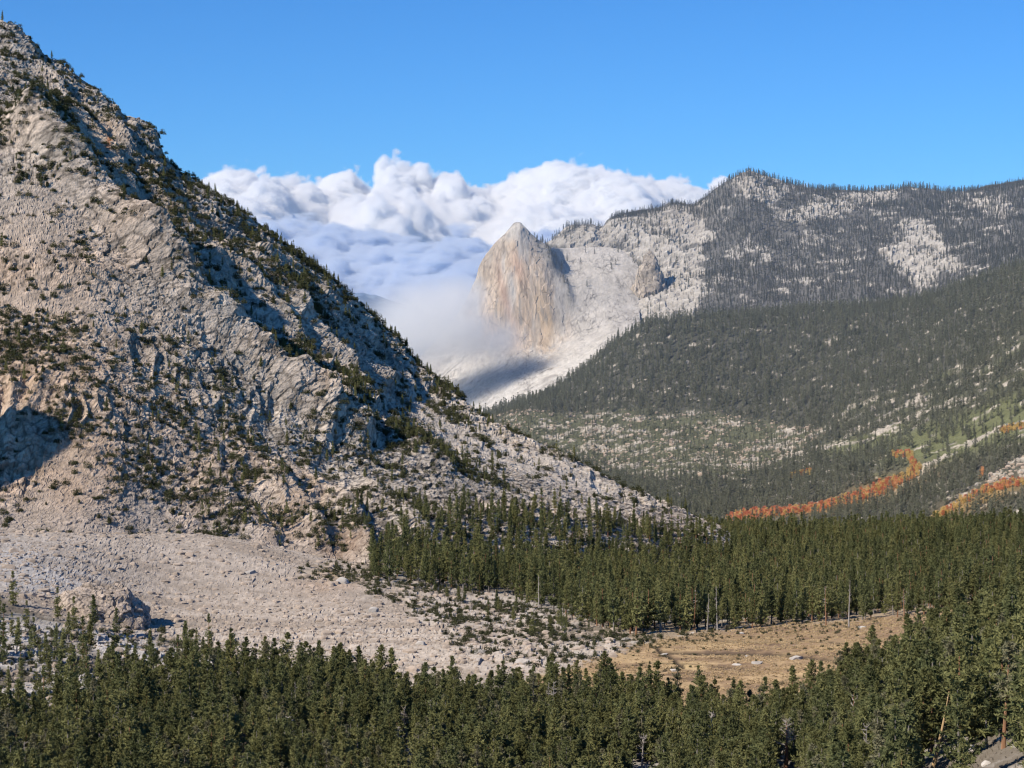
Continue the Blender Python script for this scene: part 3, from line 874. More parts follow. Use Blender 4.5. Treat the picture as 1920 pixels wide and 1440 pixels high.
def boulder_mesh(seed, mat, sub=3, squash=0.7, cuts=9):
    """an angular block: a subdivided ball sliced by random planes and roughened"""
    import bmesh
    r = np.random.default_rng(seed)
    bm = bmesh.new()
    bmesh.ops.create_icosphere(bm, subdivisions=sub, radius=1.0)
    co = np.array([v.co[:] for v in bm.verts])
    for _ in range(cuts):
        d = r.normal(size=3); d /= np.linalg.norm(d)
        lim = r.uniform(0.5, 0.85)
        s = co @ d
        co -= np.outer(np.maximum(s - lim, 0), d)
    co += 0.07 * vnoise(co * 2.3 + seed, seed)[:, None] * co
    co *= np.array([r.uniform(0.85, 1.25), r.uniform(0.8, 1.1), squash])
    for v, q in zip(bm.verts, co):
        v.co = q
    me = bpy.data.meshes.new('boulder')
    bm.to_mesh(me); bm.free()
    me.materials.append(mat)
    return me


# variants -----------------------------------------------------------
NEAR = []     # (trunk mesh, crown mesh, height, look)
for i in range(12):
    mat, look = [(M_OLIVE, 'olive green'), (M_DARK, 'dark green'), (M_GREYGREEN, 'grey green')][[0, 1, 0, 2, 0, 1, 0, 1, 0, 2, 0, 1][i]]
    r = np.random.default_rng(300 + i)
    H = r.uniform(10.0, 15.0)
    slim = i % 3
    R = [2.5, 3.1, 3.8][slim] * r.uniform(0.9, 1.1)
    t, c = pine_meshes('pine', 400 + i, H, R, r.uniform(0.10, 0.3), [18, 16, 14][slim], 7.0, 5, 10, 0.52, mat,
                       M_BARK_GREY if i % 4 else M_BARK_RED, gap=(0.5 if i in (3, 9) else r.uniform(0.12, 0.3)), taper=[0.72, 0.85, 0.8][slim], lean=r.uniform(0, 0.03))
    NEAR.append((t, c, H, ['slender ', '', 'broad '][slim] + look))
MID = []
for i in range(8):
    mat, look = [(M_OLIVE, 'olive green'), (M_DARK, 'dark green')][i % 2]
    r = np.random.default_rng(340 + i)
    H = r.uniform(11, 16)
    t, c = pine_meshes('pine', 440 + i, H, r.uniform(2.3, 3.2), r.uniform(0.07, 0.26), 20, 4.8, 3, 6, 0.75, mat,
                       M_BARK_GREY if i % 3 else M_BARK_RED, gap=r.uniform(0.14, 0.3), taper=r.uniform(0.75, 1.05), n=5, twigs=False)
    MID.append((t, c, H, look))
FARV = []
for i in range(10):
    mat = [M_FAR_A, M_FAR_B][i % 2]
    r = np.random.default_rng(360 + i)
    H = r.uniform(11, 15)
    t, c = pine_meshes('pine', 460 + i, H, r.uniform(1.9, 2.9), 0.06, 10, 4.0, 2, 4, 1.25, mat, M_BARK_GREY, gap=0.14, taper=1.0, n=4, twigs=False)
    FARV.append((t, c, H, 'grey green'))
SHRUB = [(shrub_mesh(500 + i, [1.5, 1.9, 2.5, 3.1, 1.7, 1.6][i], [1.1, 1.3, 1.5, 1.8, 2.5, 2.0][i], [200, 240, 300, 380, 300, 240][i], 0.36, M_SCRUB), stems_mesh(520 + i, 2.5, 1.3, M_BARK_GREY)) for i in range(6)]
ASPEN = []
for i in range(4):
    r = np.random.default_rng(540 + i)
    vs, fs = [], []
    H = [3.6, 4.6, 3.6, 4.6][i]
    for q in range(70):
        a = r.uniform(0, 6.28); z = r.uniform(0.15, 1.0) * H
        rr_ = 1.9 * math.sqrt(r.random()) * (1.05 - abs(z / H - 0.5))
        add_sprays(vs, fs, r, np.array([rr_ * math.cos(a), rr_ * math.sin(a), z]), 0.5, 3, 0.75, up=0.4)
    cm = raw_mesh('crown', vs, fs, [M_ASPEN_O, M_ASPEN_R, M_ASPEN_Y, M_ASPEN_Y][i])
    tm, _ = trunk_mesh('trunk', r, H, 0.09, M_BARK_GREY, 0.03, 5)
    ASPEN.append((tm, cm, H, 'orange' if i < 2 else 'yellow'))
ROCKS = [boulder_mesh(600 + i, M_TALUSROCK, 2, [0.75, 0.6, 0.85, 0.7, 0.65][i]) for i in range(5)]


# ------------------------------------------------------------------ scattering on a surface
def scatter(S, density, spacing, seed, vmax=None, pxr=(-150, 2100)):
    """points on a surface sheet, density(px,py,p)->0..1, at least ~spacing apart"""
    r = np.random.default_rng(seed)
    P, PX, PY, V = S['P'], S['PX'], S['PY'], S['V']
    a = P[1:, :-1] - P[:-1, :-1]
    b = P[:-1, 1:] - P[:-1, :-1]
    ar = np.abs(a[..., 0] * b[..., 1] - a[..., 1] * b[..., 0])     # plan area: trees stand upright
    ar = np.where((PX[:-1, :-1] > pxr[0]) & (PX[:-1, :-1] < pxr[1]), ar, 0)
    if vmax is not None:
        ar = np.where(V[:-1, :-1] < vmax, ar, 0)
    f = ar.reshape(-1)
    n = int(f.sum() / (spacing * spacing) * 2.2)
    cell = r.choice(len(f), size=n, p=f / f.sum())
    iv, iu = np.divmod(cell, ar.shape[1])
    s, t = r.random(n)[:, None], r.random(n)[:, None]
    q = P[iv, iu] * (1 - s) * (1 - t) + P[iv, iu + 1] * s * (1 - t) + P[iv + 1, iu] * (1 - s) * t + P[iv + 1, iu + 1] * s * t
    px, py = PX[iv, iu], PY[iv, iu]
    keep = r.random(n) < density(px, py, q)
    q, px, py = q[keep], px[keep], py[keep]
    grid, out = {}, []
    for i in range(len(q)):
        x, y = q[i, 0], q[i, 1]
        k = (int(x // spacing), int(y // spacing))
        ok = True
        for dx in (-1, 0, 1):
            for dy in (-1, 0, 1):
                for j in grid.get((k[0] + dx, k[1] + dy), ()):
                    if (q[j, 0] - x) ** 2 + (q[j, 1] - y) ** 2 < (spacing * 0.72) ** 2:
                        ok = False
        if ok:
            grid.setdefault(k, []).append(i)
            out.append(i)
    return q[out], px[out], py[out]


def instancer(name, pts, scales, rots, variants, sources, label, cat, seed=0):
    """ONE stuff object: copies of the plants at many points, by geometry nodes"""
    me = bpy.data.meshes.new(name)
    me.from_pydata([tuple(q) for q in pts], [], [])
    for nm, ty, data in (('sc', 'FLOAT', scales), ('rz', 'FLOAT', rots), ('vi', 'INT', variants)):
        at = me.attributes.new(nm, ty, 'POINT')
        at.data.foreach_set('value', np.asarray(data, np.float32 if ty == 'FLOAT' else np.int32))
    o = link(name, me)
    tag(o, label, cat, kind='stuff')
    ng = bpy.data.node_groups.new(name + '_scatter', 'GeometryNodeTree')
    ng.interface.new_socket('Geometry', in_out='INPUT', socket_type='NodeSocketGeometry')
    ng.interface.new_socket('Geometry', in_out='OUTPUT', socket_type='NodeSocketGeometry')
    nd, L = ng.nodes, ng.links.new
    gi, go = nd.new('NodeGroupInput'), nd.new('NodeGroupOutput')
    join = nd.new('GeometryNodeJoinGeometry')
    for src in reversed(sources):      # joined inputs come out last first
        one = nd.new('GeometryNodeJoinGeometry')
        for ob in src:
            oi = nd.new('GeometryNodeObjectInfo')
            oi.transform_space = 'ORIGINAL'
            oi.inputs['Object'].default_value = ob
            L(oi.outputs['Geometry'], one.inputs[0])
        g2 = nd.new('GeometryNodeGeometryToInstance')
        L(one.outputs[0], g2.inputs[0])
        L(g2.outputs[0], join.inputs[0])
    iop = nd.new('GeometryNodeInstanceOnPoints')
    L(gi.outputs[0], iop.inputs['Points'])
    L(join.outputs[0], iop.inputs['Instance'])
    iop.inputs['Pick Instance'].default_value = True

    def attr(nm, ty):
        a = nd.new('GeometryNodeInputNamedAttribute'); a.data_type = ty
        a.inputs['Name'].default_value = nm
        return a.outputs['Attribute']
    L(attr('vi', 'INT'), iop.inputs['Instance Index'])
    cx = nd.new('ShaderNodeCombineXYZ')
    L(attr('rz', 'FLOAT'), cx.inputs['Z'])
    L(cx.outputs[0], iop.inputs['Rotation'])
    L(attr('sc', 'FLOAT'), iop.inputs['Scale'])
    L(iop.outputs[0], go.inputs[0])
    m = o.modifiers.new('scatter', 'NODES')
    m.node_group = ng
    return o


def thing(name, loc, rz, sc, parts, label, cat, group=None, rot=None):
    e = bpy.data.objects.new(name, None)
    e.empty_display_size = 0.5
    COL.objects.link(e)
    e.location = loc
    e.rotation_euler = rot if rot else (0, 0, rz)
    e.scale = (sc, sc, sc)
    tag(e, label, cat, group)
    for nm, me in parts:
        link(nm, me, e)
    return e


def noise_mask(q, scale, seed, lo, hi):
    return smooth(lo, hi, fbm(np.asarray(q), scale, 3, seed))


ORD = ['first', 'second', 'third', 'fourth', 'fifth', 'sixth', 'seventh', 'eighth', 'ninth', 'tenth', 'eleventh', 'twelfth', 'thirteenth', 'fourteenth', 'fifteenth', 'sixteenth', 'seventeenth', 'eighteenth', 'nineteenth']
TENS = {2: 'twenty', 3: 'thirty', 4: 'forty', 5: 'fifty', 6: 'sixty', 7: 'seventy', 8: 'eighty', 9: 'ninety'}


def ordinal(n):
    if n <= 19: return ORD[n - 1]
    t, u = divmod(n, 10)
    return (TENS[t][:-1] + 'ieth') if u == 0 else TENS[t] + '-' + ORD[u - 1]


# ---- near forest (bottom of the photo)
EDGE = [(-400, 1420), (0, 1390), (110, 1360), (200, 1305), (300, 1290), (450, 1268), (640, 1292), (760, 1325), (900, 1328), (1100, 1318), (1250, 1335), (1400, 1366), (1500, 1358), (1600, 1300), (1700, 1256), (1780, 1214), (1860, 1184), (1920, 1166), (2300, 1130)]
ex_, ey_ = np.array(EDGE).T


def near_density(px, py, q):
    e = np.interp(px, ex_, ey_)
    m = smooth(-6, 10, py - e)
    clear = np.clip(ell(px, py, 1830, 1425, 55, 24) + ell(px, py, 1905, 1390, 40, 18) + ell(px, py, 1760, 1470, 40, 40), 0, 1)
    left = smooth(380, 120, px) * smooth(0.25, -0.1, fbm(q, 25, 2, 201)) * 0.4
    return np.clip(m * (1 - 0.9 * clear) - left * m, 0, 1)


q1, px1, py1 = scatter(GROUND, near_density, 3.3, 210, vmax=3.6, pxr=(-260, 2250))
D1 = project(q1)[2]
ok = D1 > 215
q1, px1, py1, D1 = q1[ok], px1[ok], py1[ok], D1[ok]
r = np.random.default_rng(211)
v1 = r.integers(0, len(NEAR), len(q1))
s1 = r.uniform(0.45, 1.0, len(q1)) * (1 + 0.3 * smooth(1550, 1800, px1))
a1 = r.uniform(0, 6.28, len(q1))
SNAGS = [(1472, 1445, 30), (1752, 1450, 42), (1768, 1425, 20), (1205, 1452, 28), (1890, 1408, 34), (1602, 1390, 8), (1830, 1418, 24), (760, 1395, 8), (450, 1285, 7)]
clr = np.zeros(len(q1), bool)
for sx_, sy_, sw_ in SNAGS:
    clr |= (np.abs(px1 - sx_) < sw_) & (py1 > sy_ - 4)
q1, px1, py1, D1, v1, s1, a1 = (z[~clr] for z in (q1, px1, py1, D1, v1, s1, a1))
tops = q1.copy()
tops[:, 2] += s1 * np.array([NEAR[k][2] for k in v1])
tpx, tpy, td = project(tops)
bpx, bpy_, bd = project(q1)
inframe = (tpx > 6) & (tpx < 1914) & (tpy < 1418)
size_px = np.where(inframe, np.minimum(bpy_, 1440) - tpy, 0)
# hidden tops: a nearer tree whose crown stands in front of this top
order = np.argsort(-size_px)
big300 = np.zeros(len(q1), bool)
big300[order[:296]] = True
rows_ = np.where(big300)[0]
lab = {}
tier_edges = np.quantile(tpy[rows_], np.linspace(0, 1, 7))
tier_names = ['topmost tier', 'second tier', 'third tier', 'fourth tier', 'fifth tier', 'bottom tier']
for ti in range(6):
    g = [i for i in rows_ if tier_edges[ti] <= tpy[i] and (tpy[i] < tier_edges[ti + 1] or ti == 5)]
    g.sort(key=lambda i: tpx[i])
    for k, i in enumerate(g):
        lab[i] = f"{NEAR[v1[i]][3]} pine, {ordinal(k + 1)} from left in the {tier_names[ti]} of near trees"
PINE_SRC = [None] * len(NEAR)
for i in rows_:
    k = v1[i]
    e = thing('pine_tree', q1[i] - np.array([0, 0, 0.2]), a1[i], s1[i], [('trunk', NEAR[k][0]), ('crown', NEAR[k][1])], lab[i], 'tree', 'pines of the near forest')
    if PINE_SRC[k] is None:
        PINE_SRC[k] = list(e.children)
rest = ~big300
DEADPTS = [i for i in order[296:900] if size_px[i] > 30][::14][:26]
DEADPTS.sort(key=lambda i: tpx[i])
rest[DEADPTS] = False

# ---- forest behind the meadow
MIDPOLY = [(688, 1040), (700, 1092), (760, 1100), (900, 1112), (1000, 1135), (1100, 1172), (1180, 1192), (1300, 1182), (1450, 1178), (1600, 1165), (1800, 1148), (1920, 1135), (2300, 1110), (2300, 1000), (1400, 1000), (1000, 985), (860, 1000), (760, 1030)]


def mid_density(px, py, q):
    return poly(px + 8 * fbm(q, 20, 2, 220), py, MIDPOLY, 3) * (0.45 + 0.55 * noise_mask(q, 28, 222, -0.3, 0.1))


q2, px2, py2 = scatter(GROUND, mid_density, 4.2, 221, vmax=6.6, pxr=(600, 2200))
LEFTGROVE = [(-200, 1090), (40, 1090), (120, 1150), (200, 1185), (340, 1215), (470, 1255), (300, 1300), (0, 1360), (-200, 1360)]
q2b, px2b, py2b = scatter(GROUND, lambda px, py, q: poly(px, py, LEFTGROVE, 8) * (0.06 + 0.5 * (fbm(q, 22, 2, 224) > 0.25) ) , 5.2, 223, vmax=5, pxr=(-200, 520))
q2c, px2c, py2c = scatter(MOUNT, lambda px, py, q: poly(px + 12 * fbm(q, 20, 2, 226), py, [(712, 1060), (728, 1005), (800, 968), (880, 958), (1000, 958), (1150, 978), (1330, 1006), (1400, 1060)], 6) * 0.95, 4.3, 225, vmax=3, pxr=(680, 1420))
q2d, px2d, py2d = scatter(GROUND, lambda px, py, q: poly(px, py, [(820, 1110), (1000, 1140), (1170, 1190), (1160, 1225), (1040, 1210), (900, 1170)], 8) * 0.06, 4.5, 227, vmax=5.5, pxr=(700, 1300))
mid_pts = np.concatenate([q2, q2b, q2c, q2d])
r = np.random.default_rng(230)
src_mid = []
# a few of this forest are individuals: the pines standing free at the meadow's far edge
front = [i for i in np.argsort(project(q2)[2]) if 1190 < px2[i] < 1800][:len(MID)]
front.sort(key=lambda i: px2[i])
for k, i in enumerate(front):
    e = thing('pine_tree', q2[i] - np.array([0, 0, 0.2]), r.uniform(0, 6.28), 1.0, [('trunk', MID[k][0]), ('crown', MID[k][1])],
              f"{MID[k][3]} pine with bare lower trunk, {ordinal(k + 1)} from left along the meadow's far edge", 'tree', 'pines at the far edge of the meadow')
    src_mid.append(list(e.children))
keep = np.ones(len(mid_pts), bool); keep[front] = False
mid_pts = mid_pts[keep]
n = len(mid_pts)
sc_mid = r.uniform(0.4, 1.0, n)
sc_mid[n - len(q2d):] *= 0.5
nb = len(q2) - len(front)
sc_mid[nb:nb + len(q2b)] *= 0.72
sc_mid[nb + len(q2b):nb + len(q2b) + len(q2c)] *= 0.8
instancer('meadow_forest', mid_pts, sc_mid, r.uniform(0, 6.28, n), r.integers(0, len(MID), n), src_mid,
          'dense dark green pine forest spread behind the dry meadow', 'forest')
n = int(rest.sum())
assert all(PINE_SRC)
instancer('near_forest', q1[rest], s1[rest], a1[rest], v1[rest], PINE_SRC, 'mass of olive pines filling the bottom of the valley', 'forest')

# ---- left mountain: shrubs, krummholz and small pines
CL = [(60, 650, 110, 50, 10, 1.0), (40, 610, 80, 22, 5, 1.0), (110, 615, 60, 20, 0, 1.0), (255, 600, 40, 18, 20, 1.0), (300, 640, 40, 22, 10, .7), (20, 690, 50, 30, 10, .9),
      (380, 790, 110, 60, 15, .8), (330, 740, 60, 40, 0, .5), (250, 870, 60, 45, 40, .9), (440, 890, 60, 40, 0, .8), (420, 985, 45, 30, 0, 1.0), (520, 980, 40, 25, 0, .6),
      (95, 215, 16, 22, -30, 1.0), (110, 235, 20, 16, 30, .9), (120, 390, 20, 7, 0, 1.0), (20, 240, 40, 30, 0, .7), (90, 320, 60, 40, 0, .5), (45, 320, 20, 40, 0, .6),
      (130, 800, 60, 60, 0, .35), (200, 760, 80, 70, 0, .35), (330, 450, 60, 50, 40, .4), (300, 350, 80, 30, 35, .35), (420, 470, 90, 25, 40, .45), (540, 560, 90, 30, 42, .5),
      (540, 680, 60, 26, 25, 1.0), (640, 730, 60, 18, 40, .5), (760, 830, 40, 20, 30, .9), (840, 872, 60, 16, 28, 1.0), (920, 905, 50, 12, 20, .9), (740, 940, 80, 20, 10, .6), (620, 830, 70, 40, 20, .5), (860, 790, 60, 10, 38, .6),
      (700, 880, 70, 20, 20, .5), (640, 1000, 60, 40, 0, .45), (480, 860, 80, 60, 0, .4), (350, 950, 60, 40, 0, .4), (690, 860, 60, 18, 30, .5)]


def shrub_density(px, py, q):
    d = np.full(len(px), 0.05)
    for cx, cy, rx, ry, an, s in CL:
        d = np.maximum(d, 0.9 * s * ell(px, py, cx, cy, rx, ry, an))
    gl, s_ = line_dist(px, py, [(110, 275), (210, 395), (330, 505), (450, 630), (600, 752), (750, 835)])
    d = np.maximum(d, 0.5 * np.exp(-(gl / 16) ** 2) * smooth(200, 330, py))
    sky_l, s_ = line_dist(px, py, [(340, 320), (450, 398), (600, 505), (650, 546), (720, 613), (850, 742)])
    d = np.maximum(d, 0.34 * np.exp(-(sky_l / 22) ** 2) * smooth(320, 460, py))
    d *= 0.35 + 0.9 * noise_mask(q, 16, 240, -0.3, 0.5)
    d *= 1 - 0.6 * poly(px, py, [(740, 720), (870, 770), (1000, 830), (1200, 925), (1330, 980), (1150, 975), (960, 950), (880, 900), (800, 830)], 14)
    return np.clip(d * smooth(1060, 1020, py), 0, 1)


q3, px3, py3 = scatter(MOUNT, shrub_density, 1.9, 241, vmax=6.2, pxr=(-60, 1350))
r = np.random.default_rng(242)
s3 = r.uniform(0.55, 1.35, len(q3)) * (1 + 0.25 * smooth(700, 1000, project(q3)[2]))
v3 = r.integers(0, len(SHRUB), len(q3))
tree_ = r.random(len(q3)) < np.where((px3 > 330) & (py3 > 380), 0.22, 0.05)   # some of them are stunted pines
big_ = np.where(~tree_ & (px3 > 8) & (px3 < 1300))[0]
wd = np.array([1.5, 1.9, 2.5, 3.1, 2.4, 2.0])[v3] * s3 / project(q3)[2]
pick = big_[np.argsort(-wd[big_])[:290]]
SH_SRC = [None] * len(SHRUB)
bands = np.quantile(py3[pick], np.linspace(0, 1, 7))
bn = ['uppermost band of the granite slope', 'second band down the granite slope', 'third band down the granite slope', 'fourth band down the granite slope', 'fifth band down the granite slope', 'lowest band of the granite slope']
for ti in range(6):
    g = [i for i in pick if bands[ti] <= py3[i] and (py3[i] < bands[ti + 1] or ti == 5)]
    g.sort(key=lambda i: px3[i])
    for k, i in enumerate(g):
        vk = v3[i]
        shape_ = ['small rounded', 'low', 'wide', 'very wide', 'tall bushy', 'small bushy'][vk]
        e = thing('shrub', q3[i] - np.array([0, 0, 0.15]), r.uniform(0, 6.28), s3[i], [('foliage', SHRUB[vk][0]), ('stems', SHRUB[vk][1])],
                  f"{shape_} dark shrub, {ordinal(k + 1)} from left in the {bn[ti]}", 'shrub', 'shrubs on the granite slope')
        if SH_SRC[vk] is None:
            SH_SRC[vk] = list(e.children)
restS = np.ones(len(q3), bool); restS[pick] = False; restS &= ~tree_
# more low shrubs at the toe of the talus and round the meadow
q4, px4, py4 = scatter(GROUND, lambda px, py, q: np.clip(poly(px, py, [(690, 1085), (860, 1100), (1010, 1145), (1180, 1192), (1290, 1190), (1150, 1235), (1040, 1255), (900, 1240), (760, 1150), (680, 1110)], 10) * (0.08 + 0.55 * noise_mask(q, 9, 251, -0.05, 0.45))
                                                          + poly(px, py, [(1190, 1215), (1290, 1193), (1330, 1185), (1370, 1196), (1260, 1210)], 4) * 0.9 + 0.05 * poly(px, py, MEADOW, 5)
                                                          + poly(px, py, SLABS, 12) * 0.12 + ell(px, py, 660, 1078, 60, 14) * 0.6 + ell(px, py, 1480, 1182, 130, 8) * 0.35, 0, 1), 2.3, 250, vmax=5, pxr=(-60, 1950))
pts4 = np.concatenate([q3[restS], q4])
n = len(pts4)
sc4 = np.concatenate([s3[restS], np.where(poly(px4, py4, MEADOW, 4) > 0.5, r.uniform(0.2, 0.5, len(q4)), r.uniform(0.4, 0.95, len(q4)))])
SH_SRC = [x for x in SH_SRC if x]
instancer('scrub', pts4, sc4, r.uniform(0, 6.28, n), r.integers(0, len(SH_SRC), n), SH_SRC, 'low dark scrub dotted over the slope and talus edge', 'scrub')
qt = q3[tree_]
# stunted pines on the slope: some individuals, the rest together
ti_ = np.where((project(qt)[0] > 20) & (project(qt)[0] < 1300))[0]
ti_ = ti_[np.argsort(project(qt[ti_])[2])]
n = len(qt)
instancer('slope_pines', qt, r.uniform(0.18, 0.44, n), r.uniform(0, 6.28, n), r.integers(0, len(MID), n), src_mid, 'stunted pines scattered over the granite mountainside', 'pines')

# ---- right slope and far ridge
def slope_density(px, py, q):
    w = fbm(q, 60, 3, 83) * 14
    d = np.ones(len(px))
    d -= 0.32 * poly(px + w, py + w * .7, FIELD, 14)
    st = np.zeros(len(px))
    for pts, wd_ in [([(1380, 880), (1500, 855), (1600, 815), (1700, 765), (1800, 715), (1920, 650)], 9),
                     ([(1560, 845), (1650, 815), (1720, 775), (1800, 750), (1940, 690)], 10),
                     ([(1640, 900), (1740, 875), (1830, 835), (1890, 800), (1940, 790)], 8),
                     ([(1580, 780), (1660, 745), (1720, 725), (1790, 690)], 6)]:
        dd, _ = line_dist(px + w, py + w * 0.5, pts)
        st = np.maximum(st, np.exp(-(dd / wd_) ** 2))
    d -= 0.9 * st
    d -= 0.75 * poly(px + w, py, [(1560, 850), (1750, 790), (1940, 720), (1940, 830), (1800, 860), (1650, 880)], 20)
    for pts, wd_ in ASP:
        dd, _ = line_dist(px, py, pts)
        d -= 1.2 * np.exp(-(dd / (wd_ + 7)) ** 4)
    d -= poly(px, py, [(1845, 905), (1880, 880), (1940, 850), (1940, 930), (1880, 940)], 6)
    d += 0.9 * poly(px, py, [(1500, 925), (1640, 880), (1700, 850), (1640, 845), (1500, 880), (1340, 910), (1240, 930), (1340, 970), (1420, 960)], 8)
    return np.clip(d, 0.03, 1) * (0.75 + 0.25 * noise_mask(q, 30, 262, -0.5, 0.2))


ASP = [([(1370, 978), (1450, 968), (1540, 956), (1600, 938), (1650, 922), (1690, 904), (1720, 885)], 8), ([(1485, 897), (1520, 890)], 5),
       ([(1680, 862), (1705, 858), (1712, 875), (1718, 888)], 6), ([(1850, 936), (1900, 922), (1960, 912)], 6), ([(1755, 972), (1810, 950), (1850, 930)], 6), ([(1880, 815), (1930, 805)], 6), ([(1842, 890), (1838, 905)], 3)]
q5, px5, py5 = scatter(SLOPE, slope_density, 5.0, 260, vmax=4.35, pxr=(820, 2150))


def ridge_density(px, py, q):
    w = fbm(q, 70, 3, 92) * 16
    d = np.full(len(px), 0.95)
    d -= 0.85 * poly(px + w, py + w, [(1640, 470), (1700, 425), (1750, 425), (1765, 470), (1830, 500), (1760, 510), (1720, 540), (1690, 510)], 8)
    d -= 0.6 * poly(px + w, py + w * .5, [(1440, 395), (1500, 385), (1590, 362), (1720, 352), (1650, 385), (1600, 410), (1500, 420)], 8)
    d -= 0.88 * poly(px + w, py + w, [(1000, 440), (1160, 405), (1280, 385), (1340, 440), (1330, 470), (1300, 600), (1150, 640), (1130, 520)], 14)
    d -= 0.5 * poly(px + w, py + w * .5, [(1380, 330), (1440, 330), (1490, 350), (1420, 375), (1380, 360)], 6)
    d -= 0.45 * poly(px + w, py + w * .5, [(1800, 370), (1880, 365), (1920, 400), (1850, 405)], 8)
    d = np.clip(d, 0.04, 1)
    d = np.maximum(d, 0.8 * np.clip(ell(px, py, 1160, 500, 36, 26, 30) + ell(px, py, 1240, 440, 40, 12, 20) + ell(px, py, 1180, 415, 50, 10, 0), 0, 1))
    return d * (0.45 + 0.55 * noise_mask(q, 26, 272, -0.35, 0.15)) * np.where(py > 455, smooth(1080, 1190, px), 1)


q6, px6, py6 = scatter(RIDGE, ridge_density, 4.4, 270, vmax=3.05, pxr=(940, 2150))
q6b, _, _ = scatter(DOME, lambda px, py, q: np.clip(np.exp(-(line_dist(px, py, [(1000, 440), (1025, 470), (1050, 515), (1068, 555)])[0] / 5) ** 2) * 0.5
                                                    + 0.012 * smooth(1050, 1090, px) * smooth(560, 500, py), 0, 1), 5.5, 273, vmax=5.2)
r = np.random.default_rng(280)
# skyline pines of the left mountain are the individuals these slopes borrow their shape from
sk = np.where((px3 > 440) & (px3 < 800) & (line_dist(px3, py3, [(340, 320), (450, 398), (600, 505), (650, 546), (720, 613), (850, 742)])[0] < 9))[0]
sk = sk[np.argsort(px3[sk])]
sk = sk[np.linspace(0, len(sk) - 1, len(FARV)).astype(int)]
src_far = []
for k, i in enumerate(sk):
    e = thing('pine_tree', q3[i] - np.array([0, 0, 0.3]), r.uniform(0, 6.28), 0.34, [('trunk', FARV[k][0]), ('crown', FARV[k][1])],
              f"small pine on the skyline of the granite mountain, {ordinal(k + 1)} from its upper end", 'tree', 'pines on the mountain skyline')
    src_far.append(list(e.children))
ev, od = [src_far[k] for k in range(0, len(FARV), 2)], [src_far[k] for k in range(1, len(FARV), 2)]
n = len(q5)
instancer('slope_forest', q5, r.uniform(0.45, 0.95, n) * (1 - 0.45 * poly(px5, py5, FIELD, 14)), r.uniform(0, 6.28, n), r.integers(0, len(ev), n), ev,
          'grey green conifer forest over the far side of the valley', 'forest')
pts6 = np.concatenate([q6, q6b]); n = len(pts6)
instancer('ridge_forest', pts6, r.uniform(0.32, 0.68, n), r.uniform(0, 6.28, n), r.integers(0, len(od), n), od, 'dark bluish conifer forest on the far ridge', 'forest')

# ---- aspens
asp_pts, asp_px = [], []
def asp_density(px, py, q):
    d = np.zeros(len(px))
    for pts, wd_ in ASP:
        dd, _ = line_dist(px, py, pts)
        d = np.maximum(d, np.exp(-(dd / (wd_ * 0.85)) ** 4))
    return d * (0.75 + 0.25 * noise_mask(q, 14, 292, -0.3, 0.1))
q7, px7, py7 = scatter(SLOPE, asp_density, 2.1, 290, vmax=4, pxr=(1300, 2000))
r = np.random.default_rng(291)
yel = ((py7 < 905) & (px7 < 1830)) | ((px7 > 1740) & (px7 < 1845) & (py7 > 925)) | (py7 < 860)
yel = np.where(r.random(len(q7)) < 0.28, ~yel, yel)
v7 = r.integers(0, 2, len(q7)) + 2 * yel
src_asp = []
for k in range(4):
    c_ = np.where(v7 == k)[0]
    i = c_[np.argmin(project(q7[c_])[2])]
    e = thing('aspen_tree', q7[i], 0.3 * k, 1.0, [('trunk', ASPEN[k][0]), ('crown', ASPEN[k][1])],
              ['low orange aspen at the foot of the right-hand gully', 'taller rust red aspen at the foot of the right-hand gully', 'low yellow aspen in the gully below the forest', 'taller yellow aspen in the gully below the forest'][k], 'tree')
    src_asp.append(list(e.children))
n = len(q7)
instancer('aspen_thicket', q7, r.uniform(0.35, 0.95, n), r.uniform(0, 6.28, n), v7, src_asp, 'orange and yellow aspen thickets filling the gullies of the right slope', 'aspens')

# ---- rocks
MEADOW_ROCKS = [(1495, 1236, 2.0, 'largest white boulder in the middle of the dry meadow'), (1419, 1244, 1.5, 'flat white boulder left of the largest meadow boulder'),
                (1382, 1246, 1.1, 'tan boulder beside the flat white meadow boulder'), (1244, 1222, 1.2, 'white boulder at the head of the dark stream channel'),
                (1266, 1257, 1.3, 'low pale boulder below the dark stream channel'), (1400, 1231, 0.8, 'small pale stone on the meadow stream'),
                (1172, 1201, 1.6, 'white boulder where the talus meets the meadow'), (1616, 1177, 1.4, 'white boulder at the forest edge behind the meadow'),
                (1298, 1187, 1.0, 'small pale boulder below the forest left of the meadow'), (1392, 1187, 0.9, 'small white stone below the trunks behind the meadow')]


def on_ground(S, px, py):
    d = (S['PX'] - px) ** 2 + (S['PY'] - py) ** 2
    i = np.unravel_index(np.argmin(d), d.shape)
    return S['P'][i]


